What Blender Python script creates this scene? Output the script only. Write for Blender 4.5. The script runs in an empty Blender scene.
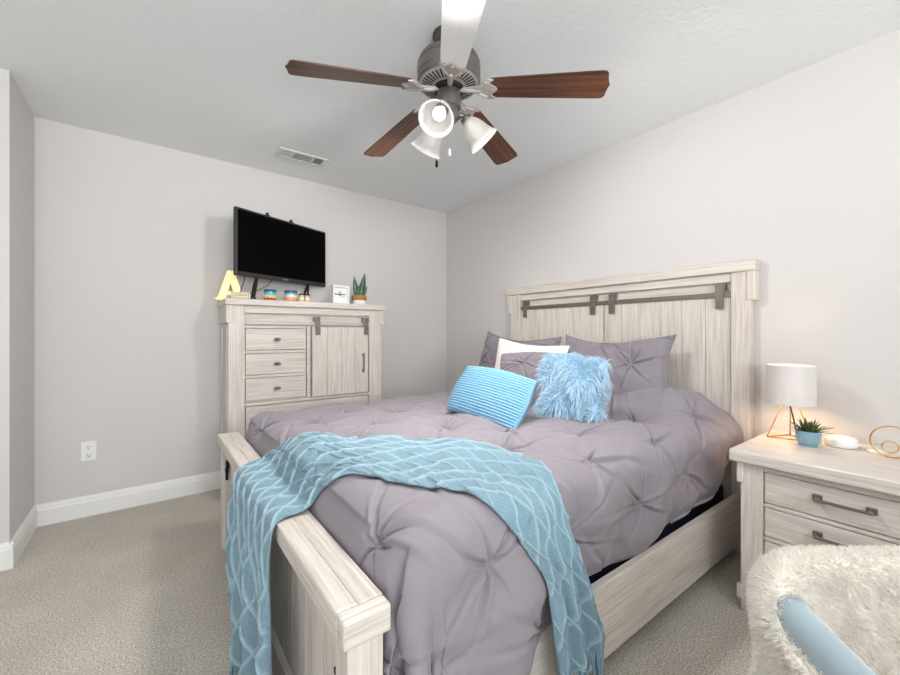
import bpy, bmesh, math, random
import numpy as np
from mathutils import Vector, Matrix, Euler
from mathutils.bvhtree import BVHTree
from mathutils import noise as mnoise

random.seed(7)
rng = np.random.default_rng(7)
S = bpy.context.scene
C = S.collection
PI = math.pi
R = math.radians

# ------------------------------------------------------------------ camera
YAW = math.atan2(535, 400)                       # view direction, angle from +X
cam_d = bpy.data.cameras.new('camera')
cam = bpy.data.objects.new('camera', cam_d)
C.objects.link(cam)
cam.location = (0, 0, 1.15)
cam.rotation_euler = (PI / 2, 0, YAW - PI / 2)
cam_d.sensor_width = 36
cam_d.lens = 16.0
cam_d.shift_y = -4 / 900
cam_d.clip_start = 0.02
S.camera = cam
FW = Vector((math.cos(YAW), math.sin(YAW), 0))   # into the room
RT = Vector((math.sin(YAW), -math.cos(YAW), 0))  # to the right

# ------------------------------------------------------------------ world, light, exposure
S.view_settings.view_transform = 'Standard'
S.view_settings.look = 'None'
S.view_settings.gamma = 1.0
S.view_settings.use_curve_mapping = False
S.view_settings.exposure = -0.28
world = bpy.data.worlds.new('world')
S.world = world
world.use_nodes = True
bg = world.node_tree.nodes['Background']
bg.inputs[0].default_value = (0.80, 0.90, 1.0, 1)
bg.inputs[1].default_value = 0.6


def area_light(name, loc, rot, sx, sy, power, col):
    l = bpy.data.lights.new(name, 'AREA')
    l.shape = 'RECTANGLE'
    l.size, l.size_y = sx, sy
    l.energy = power
    l.color = col
    o = bpy.data.objects.new(name, l)
    C.objects.link(o)
    o.location = loc
    o.rotation_euler = rot
    return o


FILL_COL = (0.93, 0.975, 1.0)
# fill lights added at two unseen window openings, aimed up at the ceiling
area_light('added_fill_back', (-0.15, -2.68, 1.45), (R(148), 0, R(20)), 2.1, 1.3, 285, FILL_COL)
area_light('added_fill_side', (-1.78, 0.2, 1.45), (0, R(-138), 0), 1.3, 1.9, 14, FILL_COL)
# bulb power of the ceiling fan and the table lamp
P_FAN, P_LAMP = 42.0, 6.0


# ------------------------------------------------------------------ helpers
def link(o, parent=None):
    C.objects.link(o)
    if parent is not None:
        o.parent = parent
    return o


def tag(o, label=None, cat=None, group=None, kind=None):
    if label:
        o['label'] = label
    if cat:
        o['category'] = cat
    if group:
        o['group'] = group
    if kind:
        o['kind'] = kind
    return o


def thing(name, label, cat, loc=(0, 0, 0), rz=0.0, group=None):
    o = bpy.data.objects.new(name, None)
    o.empty_display_size = 0.1
    C.objects.link(o)
    o.location = loc
    o.rotation_euler = (0, 0, rz)
    return tag(o, label, cat, group)


def from_np(name, verts, faces, m, parent=None, smooth=True):
    me = bpy.data.meshes.new(name)
    me.from_pydata([tuple(map(float, v)) for v in verts], [], [tuple(map(int, f)) for f in faces])
    me.update()
    if smooth:
        me.shade_smooth()
    me.materials.append(m)
    return link(bpy.data.objects.new(name, me), parent)


class MB:
    """collects shapes that become ONE mesh"""

    def __init__(self):
        self.bm = bmesh.new()

    def box(self, x0, x1, y0, y1, z0, z1, bev=0.003, M=None, seg=2):
        bm = bmesh.new()
        bmesh.ops.create_cube(bm, size=1.0)
        for v in bm.verts:
            v.co = Vector(((x0 + x1) / 2 + v.co.x * (x1 - x0), (y0 + y1) / 2 + v.co.y * (y1 - y0),
                           (z0 + z1) / 2 + v.co.z * (z1 - z0)))
        b = min(bev, 0.45 * min(abs(x1 - x0), abs(y1 - y0), abs(z1 - z0)))
        if b > 1e-5:
            bmesh.ops.bevel(bm, geom=bm.edges[:], offset=b, segments=seg, profile=0.5, affect='EDGES')
        self.merge(bm, M)
        return self

    def merge(self, bm, M=None):
        if M is not None:
            bmesh.ops.transform(bm, matrix=M, verts=bm.verts)
        me = bpy.data.meshes.new('tmp')
        bm.to_mesh(me)
        bm.free()
        self.bm.from_mesh(me)
        bpy.data.meshes.remove(me)
        return self

    def tube(self, pts, rad, n=10, closed=False, cap=True):
        pts = [Vector(p) for p in pts]
        N = len(pts)
        rads = rad if isinstance(rad, (list, tuple)) else [rad] * N
        rings = []
        up = None
        for i, p in enumerate(pts):
            a = pts[(i - 1) % N] if (i > 0 or closed) else p
            b = pts[(i + 1) % N] if (i < N - 1 or closed) else p
            t = (b - a).normalized()
            if up is None:
                up = t.orthogonal().normalized()
            up = (up - t * up.dot(t))
            up = up.normalized() if up.length > 1e-6 else t.orthogonal().normalized()
            sd = t.cross(up)
            rings.append([self.bm.verts.new(p + (up * math.cos(2 * PI * k / n) + sd * math.sin(2 * PI * k / n)) * rads[i])
                          for k in range(n)])
        for i in range(N if closed else N - 1):
            A, B = rings[i], rings[(i + 1) % N]
            for k in range(n):
                self.bm.faces.new((A[k], A[(k + 1) % n], B[(k + 1) % n], B[k]))
        if cap and not closed:
            self.bm.faces.new(rings[0][::-1])
            self.bm.faces.new(rings[-1])
        return self

    def lathe(self, prof, n=32, M=None, cap=True):
        bm = bmesh.new()
        rings = []
        for r, z in prof:
            rings.append([bm.verts.new((r * math.cos(2 * PI * k / n), r * math.sin(2 * PI * k / n), z)) for k in range(n)])
        for A, B in zip(rings, rings[1:]):
            for k in range(n):
                bm.faces.new((A[k], A[(k + 1) % n], B[(k + 1) % n], B[k]))
        if cap:
            bm.faces.new(rings[0][::-1])
            bm.faces.new(rings[-1])
        return self.merge(bm, M)

    def prism(self, outline, z0, z1, M=None, bev=0.0):
        bm = bmesh.new()
        a = [bm.verts.new((x, y, z0)) for x, y in outline]
        b = [bm.verts.new((x, y, z1)) for x, y in outline]
        n = len(a)
        bm.faces.new(a[::-1])
        bm.faces.new(b)
        for k in range(n):
            bm.faces.new((a[k], a[(k + 1) % n], b[(k + 1) % n], b[k]))
        if bev:
            es = [e for e in bm.edges if abs(e.verts[0].co.z - e.verts[1].co.z) < 1e-6]
            bmesh.ops.bevel(bm, geom=es, offset=bev, segments=2, profile=0.5, affect='EDGES')
        return self.merge(bm, M)

    def build(self, name, m, parent=None, smooth=None):
        me = bpy.data.meshes.new(name)
        bmesh.ops.recalc_face_normals(self.bm, faces=self.bm.faces)
        self.bm.to_mesh(me)
        self.bm.free()
        if smooth:
            me.shade_smooth()
            if smooth is not True:
                me.set_sharp_from_angle(angle=R(smooth))
        me.materials.append(m)
        return link(bpy.data.objects.new(name, me), parent)


def box(name, m, parent, x0, x1, y0, y1, z0, z1, bev=0.003):
    return MB().box(x0, x1, y0, y1, z0, z1, bev).build(name, m, parent)


# ------------------------------------------------------------------ materials
def lin(c):
    return tuple((x / 255 / 12.92) if x / 255 <= 0.04045 else ((x / 255 + 0.055) / 1.055) ** 2.4 for x in c) + (1,)


def new_mat(name):
    m = bpy.data.materials.new(name)
    m.use_nodes = True
    nt = m.node_tree
    return m, nt, nt.nodes['Principled BSDF'], nt.nodes['Material Output']


def plain(name, col, rough=0.5, metal=0.0, spec=0.5, bump=None, var=None, sheen=0.0):
    """colour with optional small noise bump (scale, strength) and colour variation (scale, amount)"""
    m, nt, p, out = new_mat(name)
    c = lin(col)
    p.inputs['Base Color'].default_value = c
    p.inputs['Roughness'].default_value = rough
    p.inputs['Metallic'].default_value = metal
    p.inputs['Specular IOR Level'].default_value = spec
    p.inputs['Sheen Weight'].default_value = sheen
    p.inputs['Sheen Roughness'].default_value = 0.5
    if bump or var:
        tc = nt.nodes.new('ShaderNodeTexCoord')
    if bump:
        n = nt.nodes.new('ShaderNodeTexNoise')
        n.inputs['Scale'].default_value = bump[0]
        n.inputs['Detail'].default_value = 4
        nt.links.new(tc.outputs['Object'], n.inputs['Vector'])
        b = nt.nodes.new('ShaderNodeBump')
        b.inputs['Strength'].default_value = bump[1]
        b.inputs['Distance'].default_value = bump[2] if len(bump) > 2 else 0.004
        nt.links.new(n.outputs['Fac'], b.inputs['Height'])
        nt.links.new(b.outputs[0], p.inputs['Normal'])
    if var:
        n = nt.nodes.new('ShaderNodeTexNoise')
        n.inputs['Scale'].default_value = var[0]
        n.inputs['Detail'].default_value = 5
        nt.links.new(tc.outputs['Object'], n.inputs['Vector'])
        r = nt.nodes.new('ShaderNodeValToRGB')
        a = var[1]
        r.color_ramp.elements[0].position = 0.3
        r.color_ramp.elements[1].position = 0.7
        r.color_ramp.elements[0].color = tuple(x * (1 - a) for x in c[:3]) + (1,)
        r.color_ramp.elements[1].color = tuple(min(1, x * (1 + a)) for x in c[:3]) + (1,)
        nt.links.new(n.outputs['Fac'], r.inputs[0])
        nt.links.new(r.outputs[0], p.inputs['Base Color'])
    return m


def wood(name, axis, dark, light, mid=None, fine=90.0, rough=0.5, streak=(0.25, 0.75), bump=0.12, coarse=7.0):
    """straight-grained wood; grain runs along axis"""
    m, nt, p, out = new_mat(name)
    tc = nt.nodes.new('ShaderNodeTexCoord')
    L = nt.links.new

    def grain(sc, ratio, detail):
        mp = nt.nodes.new('ShaderNodeMapping')
        s = [sc, sc, sc]
        s['XYZ'.index(axis)] = sc * ratio
        mp.inputs['Scale'].default_value = s
        L(tc.outputs['Object'], mp.inputs['Vector'])
        n = nt.nodes.new('ShaderNodeTexNoise')
        n.inputs['Scale'].default_value = 1.0
        n.inputs['Detail'].default_value = detail
        n.inputs['Roughness'].default_value = 0.65
        L(mp.outputs[0], n.inputs['Vector'])
        return n
    a = grain(fine, 0.03, 5)
    b = grain(coarse * 3, 0.06, 3)
    mx = nt.nodes.new('ShaderNodeMath')
    mx.operation = 'MULTIPLY_ADD'
    mx.inputs[1].default_value = 0.74
    b2 = nt.nodes.new('ShaderNodeMath')
    b2.operation = 'MULTIPLY'
    b2.inputs[1].default_value = 0.26
    L(b.outputs['Fac'], b2.inputs[0])
    L(a.outputs['Fac'], mx.inputs[0])
    L(b2.outputs[0], mx.inputs[2])
    r = nt.nodes.new('ShaderNodeValToRGB')
    r.color_ramp.elements[0].position = streak[0]
    r.color_ramp.elements[1].position = streak[1]
    r.color_ramp.elements[0].color = lin(dark)
    r.color_ramp.elements[1].color = lin(light)
    if mid:
        e = r.color_ramp.elements.new((streak[0] + streak[1]) / 2)
        e.color = lin(mid)
    L(mx.outputs[0], r.inputs[0])
    L(r.outputs[0], p.inputs['Base Color'])
    p.inputs['Roughness'].default_value = rough
    bp = nt.nodes.new('ShaderNodeBump')
    bp.inputs['Strength'].default_value = bump
    bp.inputs['Distance'].default_value = 0.003
    L(a.outputs['Fac'], bp.inputs['Height'])
    L(bp.outputs[0], p.inputs['Normal'])
    return m


WW = dict(dark=(184, 172, 162), light=(227, 219, 212), mid=(209, 200, 191), streak=(0.33, 0.66), fine=130.0)
WX, WY, WZ = [wood('whitewashed_wood_' + a, a, **WW) for a in 'XYZ']
WALNUT = wood('walnut_blade', 'X', (44, 25, 16), (116, 72, 44), mid=(82, 48, 30), fine=60, rough=0.32, streak=(0.36, 0.64), bump=0.03)
BLADEGLARE = wood('blade_painted_glare', 'X', (242, 239, 234), (250, 248, 244), fine=60, rough=0.4, bump=0.02)  # washed-out reflection on one walnut blade, put into its colour
IRON = plain('dark_pewter_metal', (122, 114, 106), 0.45, 0.55, bump=(60, 0.1))
IRONB = plain('black_iron', (34, 32, 31), 0.5, 0.6)
PEWTER = plain('brushed_pewter', (128, 124, 121), 0.36, 0.8, bump=(80, 0.06))
PEWTERD = plain('dark_brushed_pewter', (88, 84, 81), 0.4, 0.75, bump=(80, 0.06))
PEWL = plain('pale_antique_pewter', (188, 180, 175), 0.5, 0.35, bump=(70, 0.1))
DARK = plain('dark_recess', (28, 26, 25), 0.8)
GREY = plain('mauve_grey_cotton', (140, 132, 139), 0.78, spec=0.25, bump=(420, 0.10, 0.001), sheen=0.15)
GREYP = plain('mauve_grey_sham_cotton', (136, 128, 136), 0.78, spec=0.25, bump=(380, 0.12, 0.001), sheen=0.15)
KNIT = plain('light_blue_knit', (122, 150, 163), 0.9, spec=0.15, bump=(230, 0.9, 0.004), var=(230, 0.16), sheen=0.2)


def knit_mat():
    """open knit field with smoother, paler cords crossing it"""
    nt = KNIT.node_tree
    p = nt.nodes['Principled BSDF']
    src = p.inputs['Base Color'].links[0].from_socket
    at = nt.nodes.new('ShaderNodeAttribute')
    at.attribute_name = 'cord'
    mx = nt.nodes.new('ShaderNodeMix')
    mx.data_type = 'RGBA'
    nt.links.new(at.outputs['Fac'], mx.inputs[0])
    nt.links.new(src, mx.inputs[6])
    mx.inputs[7].default_value = lin((162, 188, 200))
    nt.links.new(mx.outputs[2], p.inputs['Base Color'])


knit_mat()
KNITF = plain('light_blue_yarn', (124, 152, 166), 0.9, spec=0.15, var=(160, 0.15))
CORD = plain('light_blue_corduroy', (132, 180, 208), 0.85, spec=0.2, bump=(300, 0.2, 0.001), sheen=0.2)
CORDG = plain('blue_corduroy_valley', (112, 178, 216), 0.85, spec=0.2)
FURB = plain('sky_blue_long_fur', (176, 212, 238), 0.65, spec=0.25, var=(40, 0.12))
WHITEC = plain('white_cotton', (238, 235, 228), 0.85, spec=0.2, bump=(200, 0.15, 0.001))
FURW = plain('ivory_sheepskin', (246, 242, 235), 0.85, spec=0.15, var=(25, 0.04))
VELV = plain('pale_blue_velvet', (140, 155, 162), 0.75, spec=0.2, bump=(90, 0.08), var=(14, 0.07), sheen=0.6)
NAVY = plain('navy_ticking', (24, 28, 44), 0.85, spec=0.1)
SHEET = plain('white_quilted_cover', (222, 226, 232), 0.85, spec=0.15, bump=(120, 0.2, 0.002))
GOLD = plain('brushed_gold', (214, 168, 92), 0.28, 0.9)
BLACKP = plain('black_plastic', (20, 20, 21), 0.38)
BEZEL = plain('charcoal_bezel', (42, 42, 43), 0.4)
SCREEN = plain('switched_off_screen', (2, 2, 3), 0.3, spec=0.06)
WHITEP = plain('white_plastic', (236, 235, 232), 0.4)
WHITEPT = plain('white_painted_metal', (222, 221, 217), 0.5)
TRIMW = plain('white_trim_paint', (232, 231, 229), 0.42)
BLUEPOT = plain('light_blue_ceramic', (126, 160, 176), 0.35, bump=(40, 0.05))
LEAF = plain('succulent_leaf', (66, 82, 48), 0.5, var=(40, 0.45))
ALOE = plain('aloe_leaf', (84, 116, 96), 0.5, var=(30, 0.3))
WOVEN = plain('woven_tan_band', (176, 122, 72), 0.8, bump=(220, 0.8, 0.004), var=(120, 0.35))
WHITEG = plain('white_glazed_pot', (240, 238, 232), 0.35)
SOIL = plain('potting_soil', (46, 36, 28), 0.95)
PAPER = plain('white_card', (240, 241, 238), 0.8)
INK = plain('black_ink', (30, 34, 38), 0.8)
BLOCKW = plain('pale_wood_block', (222, 206, 178), 0.6, var=(30, 0.08))
BLOCKL = plain('block_lettering', (150, 126, 90), 0.7)
TEAL = plain('teal_lid', (24, 76, 108), 0.4)
GLASSJ = plain('jar_wall_white', (228, 226, 220), 0.2)


def fur_mat(name, col, through=0.45):
    """hair that passes some of its light on"""
    m, nt, p, out = new_mat(name)
    c = lin(col)
    tc = nt.nodes.new('ShaderNodeTexCoord')
    n = nt.nodes.new('ShaderNodeTexNoise')
    n.inputs['Scale'].default_value = 30
    nt.links.new(tc.outputs['Object'], n.inputs['Vector'])
    r = nt.nodes.new('ShaderNodeValToRGB')
    r.color_ramp.elements[0].position = .3
    r.color_ramp.elements[1].position = .7
    r.color_ramp.elements[0].color = tuple(x * .93 for x in c[:3]) + (1,)
    r.color_ramp.elements[1].color = c
    nt.links.new(n.outputs['Fac'], r.inputs[0])
    nt.links.new(r.outputs[0], p.inputs['Base Color'])
    p.inputs['Roughness'].default_value = .7
    p.inputs['Specular IOR Level'].default_value = .15
    t = nt.nodes.new('ShaderNodeBsdfTranslucent')
    nt.links.new(r.outputs[0], t.inputs[0])
    mx = nt.nodes.new('ShaderNodeMixShader')
    mx.inputs[0].default_value = through
    nt.links.new(p.outputs[0], mx.inputs[1])
    nt.links.new(t.outputs[0], mx.inputs[2])
    nt.links.new(mx.outputs[0], out.inputs[0])
    return m


HAIRB = fur_mat('sky_blue_long_hair', (204, 231, 248), .08)
HAIRW = fur_mat('ivory_fleece_hair', (247, 243, 236), .5)


def jar_mat(name, stops):
    """label bands stacked up the jar"""
    m, nt, p, out = new_mat(name)
    tc = nt.nodes.new('ShaderNodeTexCoord')
    sp = nt.nodes.new('ShaderNodeSeparateXYZ')
    nt.links.new(tc.outputs['Generated'], sp.inputs[0])
    n = nt.nodes.new('ShaderNodeTexNoise')
    n.inputs['Scale'].default_value = 5
    nt.links.new(tc.outputs['Generated'], n.inputs['Vector'])
    ad = nt.nodes.new('ShaderNodeMath')
    ad.operation = 'MULTIPLY_ADD'
    ad.inputs[1].default_value = 0.35
    nt.links.new(n.outputs['Fac'], ad.inputs[0])
    nt.links.new(sp.outputs[2], ad.inputs[2])
    r = nt.nodes.new('ShaderNodeValToRGB')
    cr = r.color_ramp
    cr.interpolation = 'CONSTANT'
    while len(cr.elements) < len(stops):
        cr.elements.new(0.5)
    for e, (q, c) in zip(cr.elements, stops):
        e.position = q
        e.color = lin(c)
    nt.links.new(ad.outputs[0], r.inputs[0])
    nt.links.new(r.outputs[0], p.inputs['Base Color'])
    p.inputs['Roughness'].default_value = 0.2
    return m


def emit_mat(name, col, strength):
    m, nt, p, out = new_mat(name)
    p.inputs['Base Color'].default_value = lin(col)
    p.inputs['Emission Color'].default_value = lin(col)
    p.inputs['Emission Strength'].default_value = strength
    return m


def shade_mat(name, col, transp, emis, ecol, trl=0.4):
    """lit translucent shade: lets its bulb's light through and glows a little"""
    m, nt, p, out = new_mat(name)
    p.inputs['Base Color'].default_value = lin(col)
    p.inputs['Roughness'].default_value = 0.35
    p.inputs['Emission Color'].default_value = lin(ecol)
    p.inputs['Emission Strength'].default_value = emis
    t = nt.nodes.new('ShaderNodeBsdfTransparent')
    tl = nt.nodes.new('ShaderNodeBsdfTranslucent')
    tl.inputs[0].default_value = lin(col)
    m1 = nt.nodes.new('ShaderNodeMixShader')
    m1.inputs[0].default_value = trl
    nt.links.new(p.outputs[0], m1.inputs[1])
    nt.links.new(tl.outputs[0], m1.inputs[2])
    m2 = nt.nodes.new('ShaderNodeMixShader')
    m2.inputs[0].default_value = transp
    nt.links.new(m1.outputs[0], m2.inputs[1])
    nt.links.new(t.outputs[0], m2.inputs[2])
    nt.links.new(m2.outputs[0], out.inputs[0])
    return m


BULB = emit_mat('lit_bulb', (255, 248, 238), 2.0)
FROST = shade_mat('frosted_glass', (214, 212, 210), 0.30, 0.12, (255, 246, 236))
LINEN = shade_mat('white_linen_shade', (218, 214, 213), 0.0, 0.03, (255, 236, 220), 0.12)
WARMLED = emit_mat('warm_lit_letter', (255, 226, 165), 0.75)


def wall_mat():
    m, nt, p, out = new_mat('greige_wall_paint')
    p.inputs['Base Color'].default_value = lin((210, 206, 204))
    p.inputs['Roughness'].default_value = 0.75
    p.inputs['Specular IOR Level'].default_value = 0.25
    tc = nt.nodes.new('ShaderNodeTexCoord')
    n = nt.nodes.new('ShaderNodeTexNoise')
    n.inputs['Scale'].default_value = 110
    n.inputs['Detail'].default_value = 3
    b = nt.nodes.new('ShaderNodeBump')
    b.inputs['Strength'].default_value = 0.08
    b.inputs['Distance'].default_value = 0.003
    nt.links.new(tc.outputs['Object'], n.inputs['Vector'])
    nt.links.new(n.outputs['Fac'], b.inputs['Height'])
    nt.links.new(b.outputs[0], p.inputs['Normal'])
    return m


def ceiling_mat():
    m, nt, p, out = new_mat('knockdown_ceiling')
    p.inputs['Base Color'].default_value = lin((236, 238, 238))
    p.inputs['Roughness'].default_value = 0.85
    p.inputs['Specular IOR Level'].default_value = 0.2
    tc = nt.nodes.new('ShaderNodeTexCoord')
    n = nt.nodes.new('ShaderNodeTexNoise')
    n.inputs['Scale'].default_value = 58
    n.inputs['Detail'].default_value = 3
    r = nt.nodes.new('ShaderNodeValToRGB')
    r.color_ramp.elements[0].position = 0.47
    r.color_ramp.elements[1].position = 0.58
    b = nt.nodes.new('ShaderNodeBump')
    b.inputs['Strength'].default_value = 0.22
    b.inputs['Distance'].default_value = 0.004
    nt.links.new(tc.outputs['Object'], n.inputs['Vector'])
    nt.links.new(n.outputs['Fac'], r.inputs[0])
    nt.links.new(r.outputs[0], b.inputs['Height'])
    nt.links.new(b.outputs[0], p.inputs['Normal'])
    return m


def carpet_mat():
    m, nt, p, out = new_mat('beige_cut_pile_carpet')
    L = nt.links.new
    tc = nt.nodes.new('ShaderNodeTexCoord')
    v = nt.nodes.new('ShaderNodeTexNoise')
    v.inputs['Scale'].default_value = 150
    v.inputs['Detail'].default_value = 3
    v.inputs['Roughness'].default_value = 0.7
    L(tc.outputs['Object'], v.inputs['Vector'])
    r = nt.nodes.new('ShaderNodeValToRGB')
    r.color_ramp.elements[0].position = 0.36
    r.color_ramp.elements[1].position = 0.64
    r.color_ramp.elements[0].color = lin((164, 155, 143))
    r.color_ramp.elements[1].color = lin((236, 229, 219))
    L(v.outputs['Fac'], r.inputs[0])
    n2 = nt.nodes.new('ShaderNodeTexNoise')
    n2.inputs['Scale'].default_value = 3.5
    n2.inputs['Detail'].default_value = 3
    L(tc.outputs['Object'], n2.inputs['Vector'])
    r2 = nt.nodes.new('ShaderNodeValToRGB')
    r2.color_ramp.elements[0].position = 0.35
    r2.color_ramp.elements[1].position = 0.65
    r2.color_ramp.elements[0].color = (0.9, 0.9, 0.89, 1)
    r2.color_ramp.elements[1].color = (1, 1, 1, 1)
    L(n2.outputs['Fac'], r2.inputs[0])
    mx = nt.nodes.new('ShaderNodeMix')
    mx.data_type = 'RGBA'
    mx.blend_type = 'MULTIPLY'
    mx.inputs[0].default_value = 1
    L(r.outputs[0], mx.inputs[6])
    L(r2.outputs[0], mx.inputs[7])
    L(mx.outputs[2], p.inputs['Base Color'])
    p.inputs['Roughness'].default_value = 0.95
    p.inputs['Specular IOR Level'].default_value = 0.1
    b = nt.nodes.new('ShaderNodeBump')
    b.inputs['Strength'].default_value = 0.8
    b.inputs['Distance'].default_value = 0.008
    L(v.outputs['Fac'], b.inputs['Height'])
    L(b.outputs[0], p.inputs['Normal'])
    return m


WALL, CEIL, CARPET = wall_mat(), ceiling_mat(), carpet_mat()

# ------------------------------------------------------------------ the room
XW, YW, XL, YB, H = 2.54, 3.425, -1.70, -2.60, 2.44
XC, YC = -0.556, 2.865                       # the closet bump-out at the left


def struct(name, mb, m):
    o = mb.build(name, m)
    o['kind'] = 'structure'
    return o


struct('floor', MB().box(XL - .1, XW + .1, YB - .1, YW + .1, -0.1, 0, 0), CARPET)
struct('ceiling', MB().box(XL - .1, XW + .1, YB - .1, YW + .1, H, H + .1, 0), CEIL)
struct('wall_right', MB().box(XW, XW + .1, YB - .1, YW + .1, 0, H, 0), WALL)
def far_y(x):
    return 3.387 + (x - XC) * .0250


struct('wall_far', MB().prism([(XC - .1, far_y(XC - .1)), (XW + .05, far_y(XW + .05)), (XW + .05, 3.6), (XC - .1, 3.6)], 0, H), WALL)
struct('wall_closet', MB().box(XL, XC, YC, 3.5, 0, H, 0), WALL)
# openings added for the fill lights: back wall x -1.05..1.25, z .8..2.1 ; left wall with opening y -.75..1.15
mb = MB()
mb.box(XL - .1, -1.05, YB - .1, YB, 0, H, 0).box(1.25, XW, YB - .1, YB, 0, H, 0)
mb.box(-1.05, 1.25, YB - .1, YB, 0, .8, 0).box(-1.05, 1.25, YB - .1, YB, 2.1, H, 0)
struct('wall_back', mb, WALL)
mb = MB()
mb.box(XL - .1, XL, YB, -.75, 0, H, 0).box(XL - .1, XL, 1.15, YW, 0, H, 0)
mb.box(XL - .1, XL, -.75, 1.15, 0, .8, 0).box(XL - .1, XL, -.75, 1.15, 2.1, H, 0)
struct('wall_left', mb, WALL)
mb = MB()
for (a, b, c, d) in ((-1.05, -1.0, .8, 2.1), (1.20, 1.25, .8, 2.1), (-1, 1.2, .8, .85), (-1, 1.2, 2.05, 2.1), (.08, .12, .85, 2.05), (-1, 1.2, 1.43, 1.47)):
    mb.box(a, b, YB - .06, YB - .02, c, d, .003)
mb.box(-1.1, 1.3, YB - .02, YB + .04, .77, .80, .004)
struct('added_window_1', mb, TRIMW)  # unseen window, added around the back fill light
mb = MB()
for (a, b, c, d) in ((-.75, -.70, .8, 2.1), (1.10, 1.15, .8, 2.1), (-.7, 1.1, .8, .85), (-.7, 1.1, 2.05, 2.1), (.18, .22, .85, 2.05), (-.7, 1.1, 1.43, 1.47)):
    mb.box(XL - .06, XL - .02, a, b, c, d, .003)
mb.box(XL - .02, XL + .04, -.8, 1.2, .77, .80, .004)
struct('added_window_2', mb, TRIMW)  # second unseen window, added to hold the side fill


def baseboard(name, p, q):
    """moulded skirting from p to q along the wall; the room lies to the left of p->q"""
    p, q = Vector((*p, 0)), Vector((*q, 0))
    d = (q - p).normalized()
    nrm = Vector((-d.y, d.x, 0))
    prof = [(0, 0), (.016, 0), (.016, .092), (.013, .1), (.012, .112), (.007, .12), (.005, .128), (0, .128)]
    bm = bmesh.new()
    A = [bm.verts.new(p + nrm * a + Vector((0, 0, b))) for a, b in prof]
    B = [bm.verts.new(q + nrm * a + Vector((0, 0, b))) for a, b in prof]
    n = len(prof)
    for k in range(n):
        bm.faces.new((A[k], A[(k + 1) % n], B[(k + 1) % n], B[k]))
    bm.faces.new(A[::-1])
    bm.faces.new(B)
    o = MB().merge(bm).build(name, TRIMW)
    o['kind'] = 'structure'


baseboard('baseboard_far', (XW, far_y(XW)), (XC, far_y(XC)))
baseboard('baseboard_closet_side', (XC, far_y(XC)), (XC, YC - .0155))
baseboard('baseboard_closet_front', (XC + .0152, YC), (XL, YC))
baseboard('baseboard_right', (XW, YB), (XW, far_y(XW) - .016))
baseboard('baseboard_left', (XL, YC - .016), (XL, YB))
baseboard('baseboard_back', (XL + .016, YB), (XW - .016, YB))

# ------------------------------------------------------------------ bed frame
bed = thing('panel_bed', 'whitewashed wooden panel bed with barn-door headboard and plank footboard', 'bed', (1.4, 1.6, 0))
OB = Vector((1.4, 1.6, 0))


def bx(mb, x0, x1, y0, y1, z0, z1, bev=0.003):
    """box in room coordinates inside the bed's own frame"""
    return mb.box(x0 - OB.x, x1 - OB.x, y0 - OB.y, y1 - OB.y, z0, z1, bev)


def bpart(name, m, parent, *b, bev=0.003):
    return bx(MB(), *b, bev=bev).build(name, m, parent)


hb = MB()
bx(hb, 2.512, 2.53, .812, 2.335, .12, 1.44, .002)                    # backing board
bx(hb, 2.486, 2.512, .812, 2.335, 1.425, 1.475, .004)                # fascia under the cornice
headboard = hb.build('headboard', WY, bed)
bpart('cornice', WY, headboard, 2.460, 2.537, .698, 2.475, 1.474, 1.533, bev=.006)
for y0, y1 in ((.725, .812), (2.335, 2.445)):
    bpart('post', WZ, headboard, 2.476, 2.534, y0, y1, 0, 1.476, bev=.004)
for y0, y1 in ((.700, .740), (2.430, 2.470)):
    bpart('corbel', WZ, headboard, 2.468, 2.535, y0, y1, 1.322, 1.475, bev=.005)
for y0, y1 in ((.816, 1.566), (1.573, 2.330)):
    mb = MB()
    n = 6
    w = (y1 - y0) / n
    for k in range(n):
        bx(mb, 2.494, 2.513, y0 + k * w + .0008, y0 + (k + 1) * w - .0008, .20, 1.352, .003)
    mb.build('sliding_door', WZ, headboard)
bpart('track', IRON, headboard, 2.484, 2.491, .813, 2.333, 1.346, 1.374, bev=.002)
for y in (.866, 1.503, 1.648, 2.280):
    mb = MB()
    bx(mb, 2.475, 2.483, y - .020, y + .020, 1.284, 1.414, .002)
    bx(mb, 2.480, 2.512, y - .026, y + .020, 1.387, 1.418, .002)
    for z in (1.303, 1.328, 1.397):
        mb.lathe([(.0055, 0), (.0055, .003), (.003, .005)], 10,
                 Matrix.Translation((2.475 - OB.x, y - OB.y, z)) @ Matrix.Rotation(R(-90), 4, 'Y'))
    mb.build('hanger', IRON, headboard)

fb = MB()
bx(fb, .358, .374, .868, 2.36, .10, .548, .002)                       # footboard backing panel
bx(fb, .318, .372, .80, 2.43, .06, .14, .003)                        # bottom rail
footboard = fb.build('footboard', WY, bed)
mb = MB()
bx(mb, .290, .338, .759, 2.466, .546, .603, .006)
bx(mb, .337, .392, .760, 2.465, .546, .603, .004)
mb.build('cap_rail', WY, footboard)
for y0, y1 in ((.722, .760), (2.465, 2.503)):
    bpart('cap_end', WX, footboard, .290, .392, y0, y1, .546, .603, bev=.006)
for y0, y1 in ((.734, .800), (2.425, 2.491)):
    mb = MB()
    bx(mb, .303, .380, y0, y1, 0, .548, .004)
    bx(mb, .300, .383, y0 - .004, y1 + .004, 0, .05, .004)
    mb.build('post', WZ, footboard)
for y0, y1 in ((.845, 1.600), (1.612, 2.375)):
    mb = MB()
    n = 6
    w = (y1 - y0) / n
    for k in range(n):
        bx(mb, .334, .352, y0 + k * w + .0008, y0 + (k + 1) * w - .0008, .145, .497, .003)
    mb.build('sliding_door', WZ, footboard)
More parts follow.
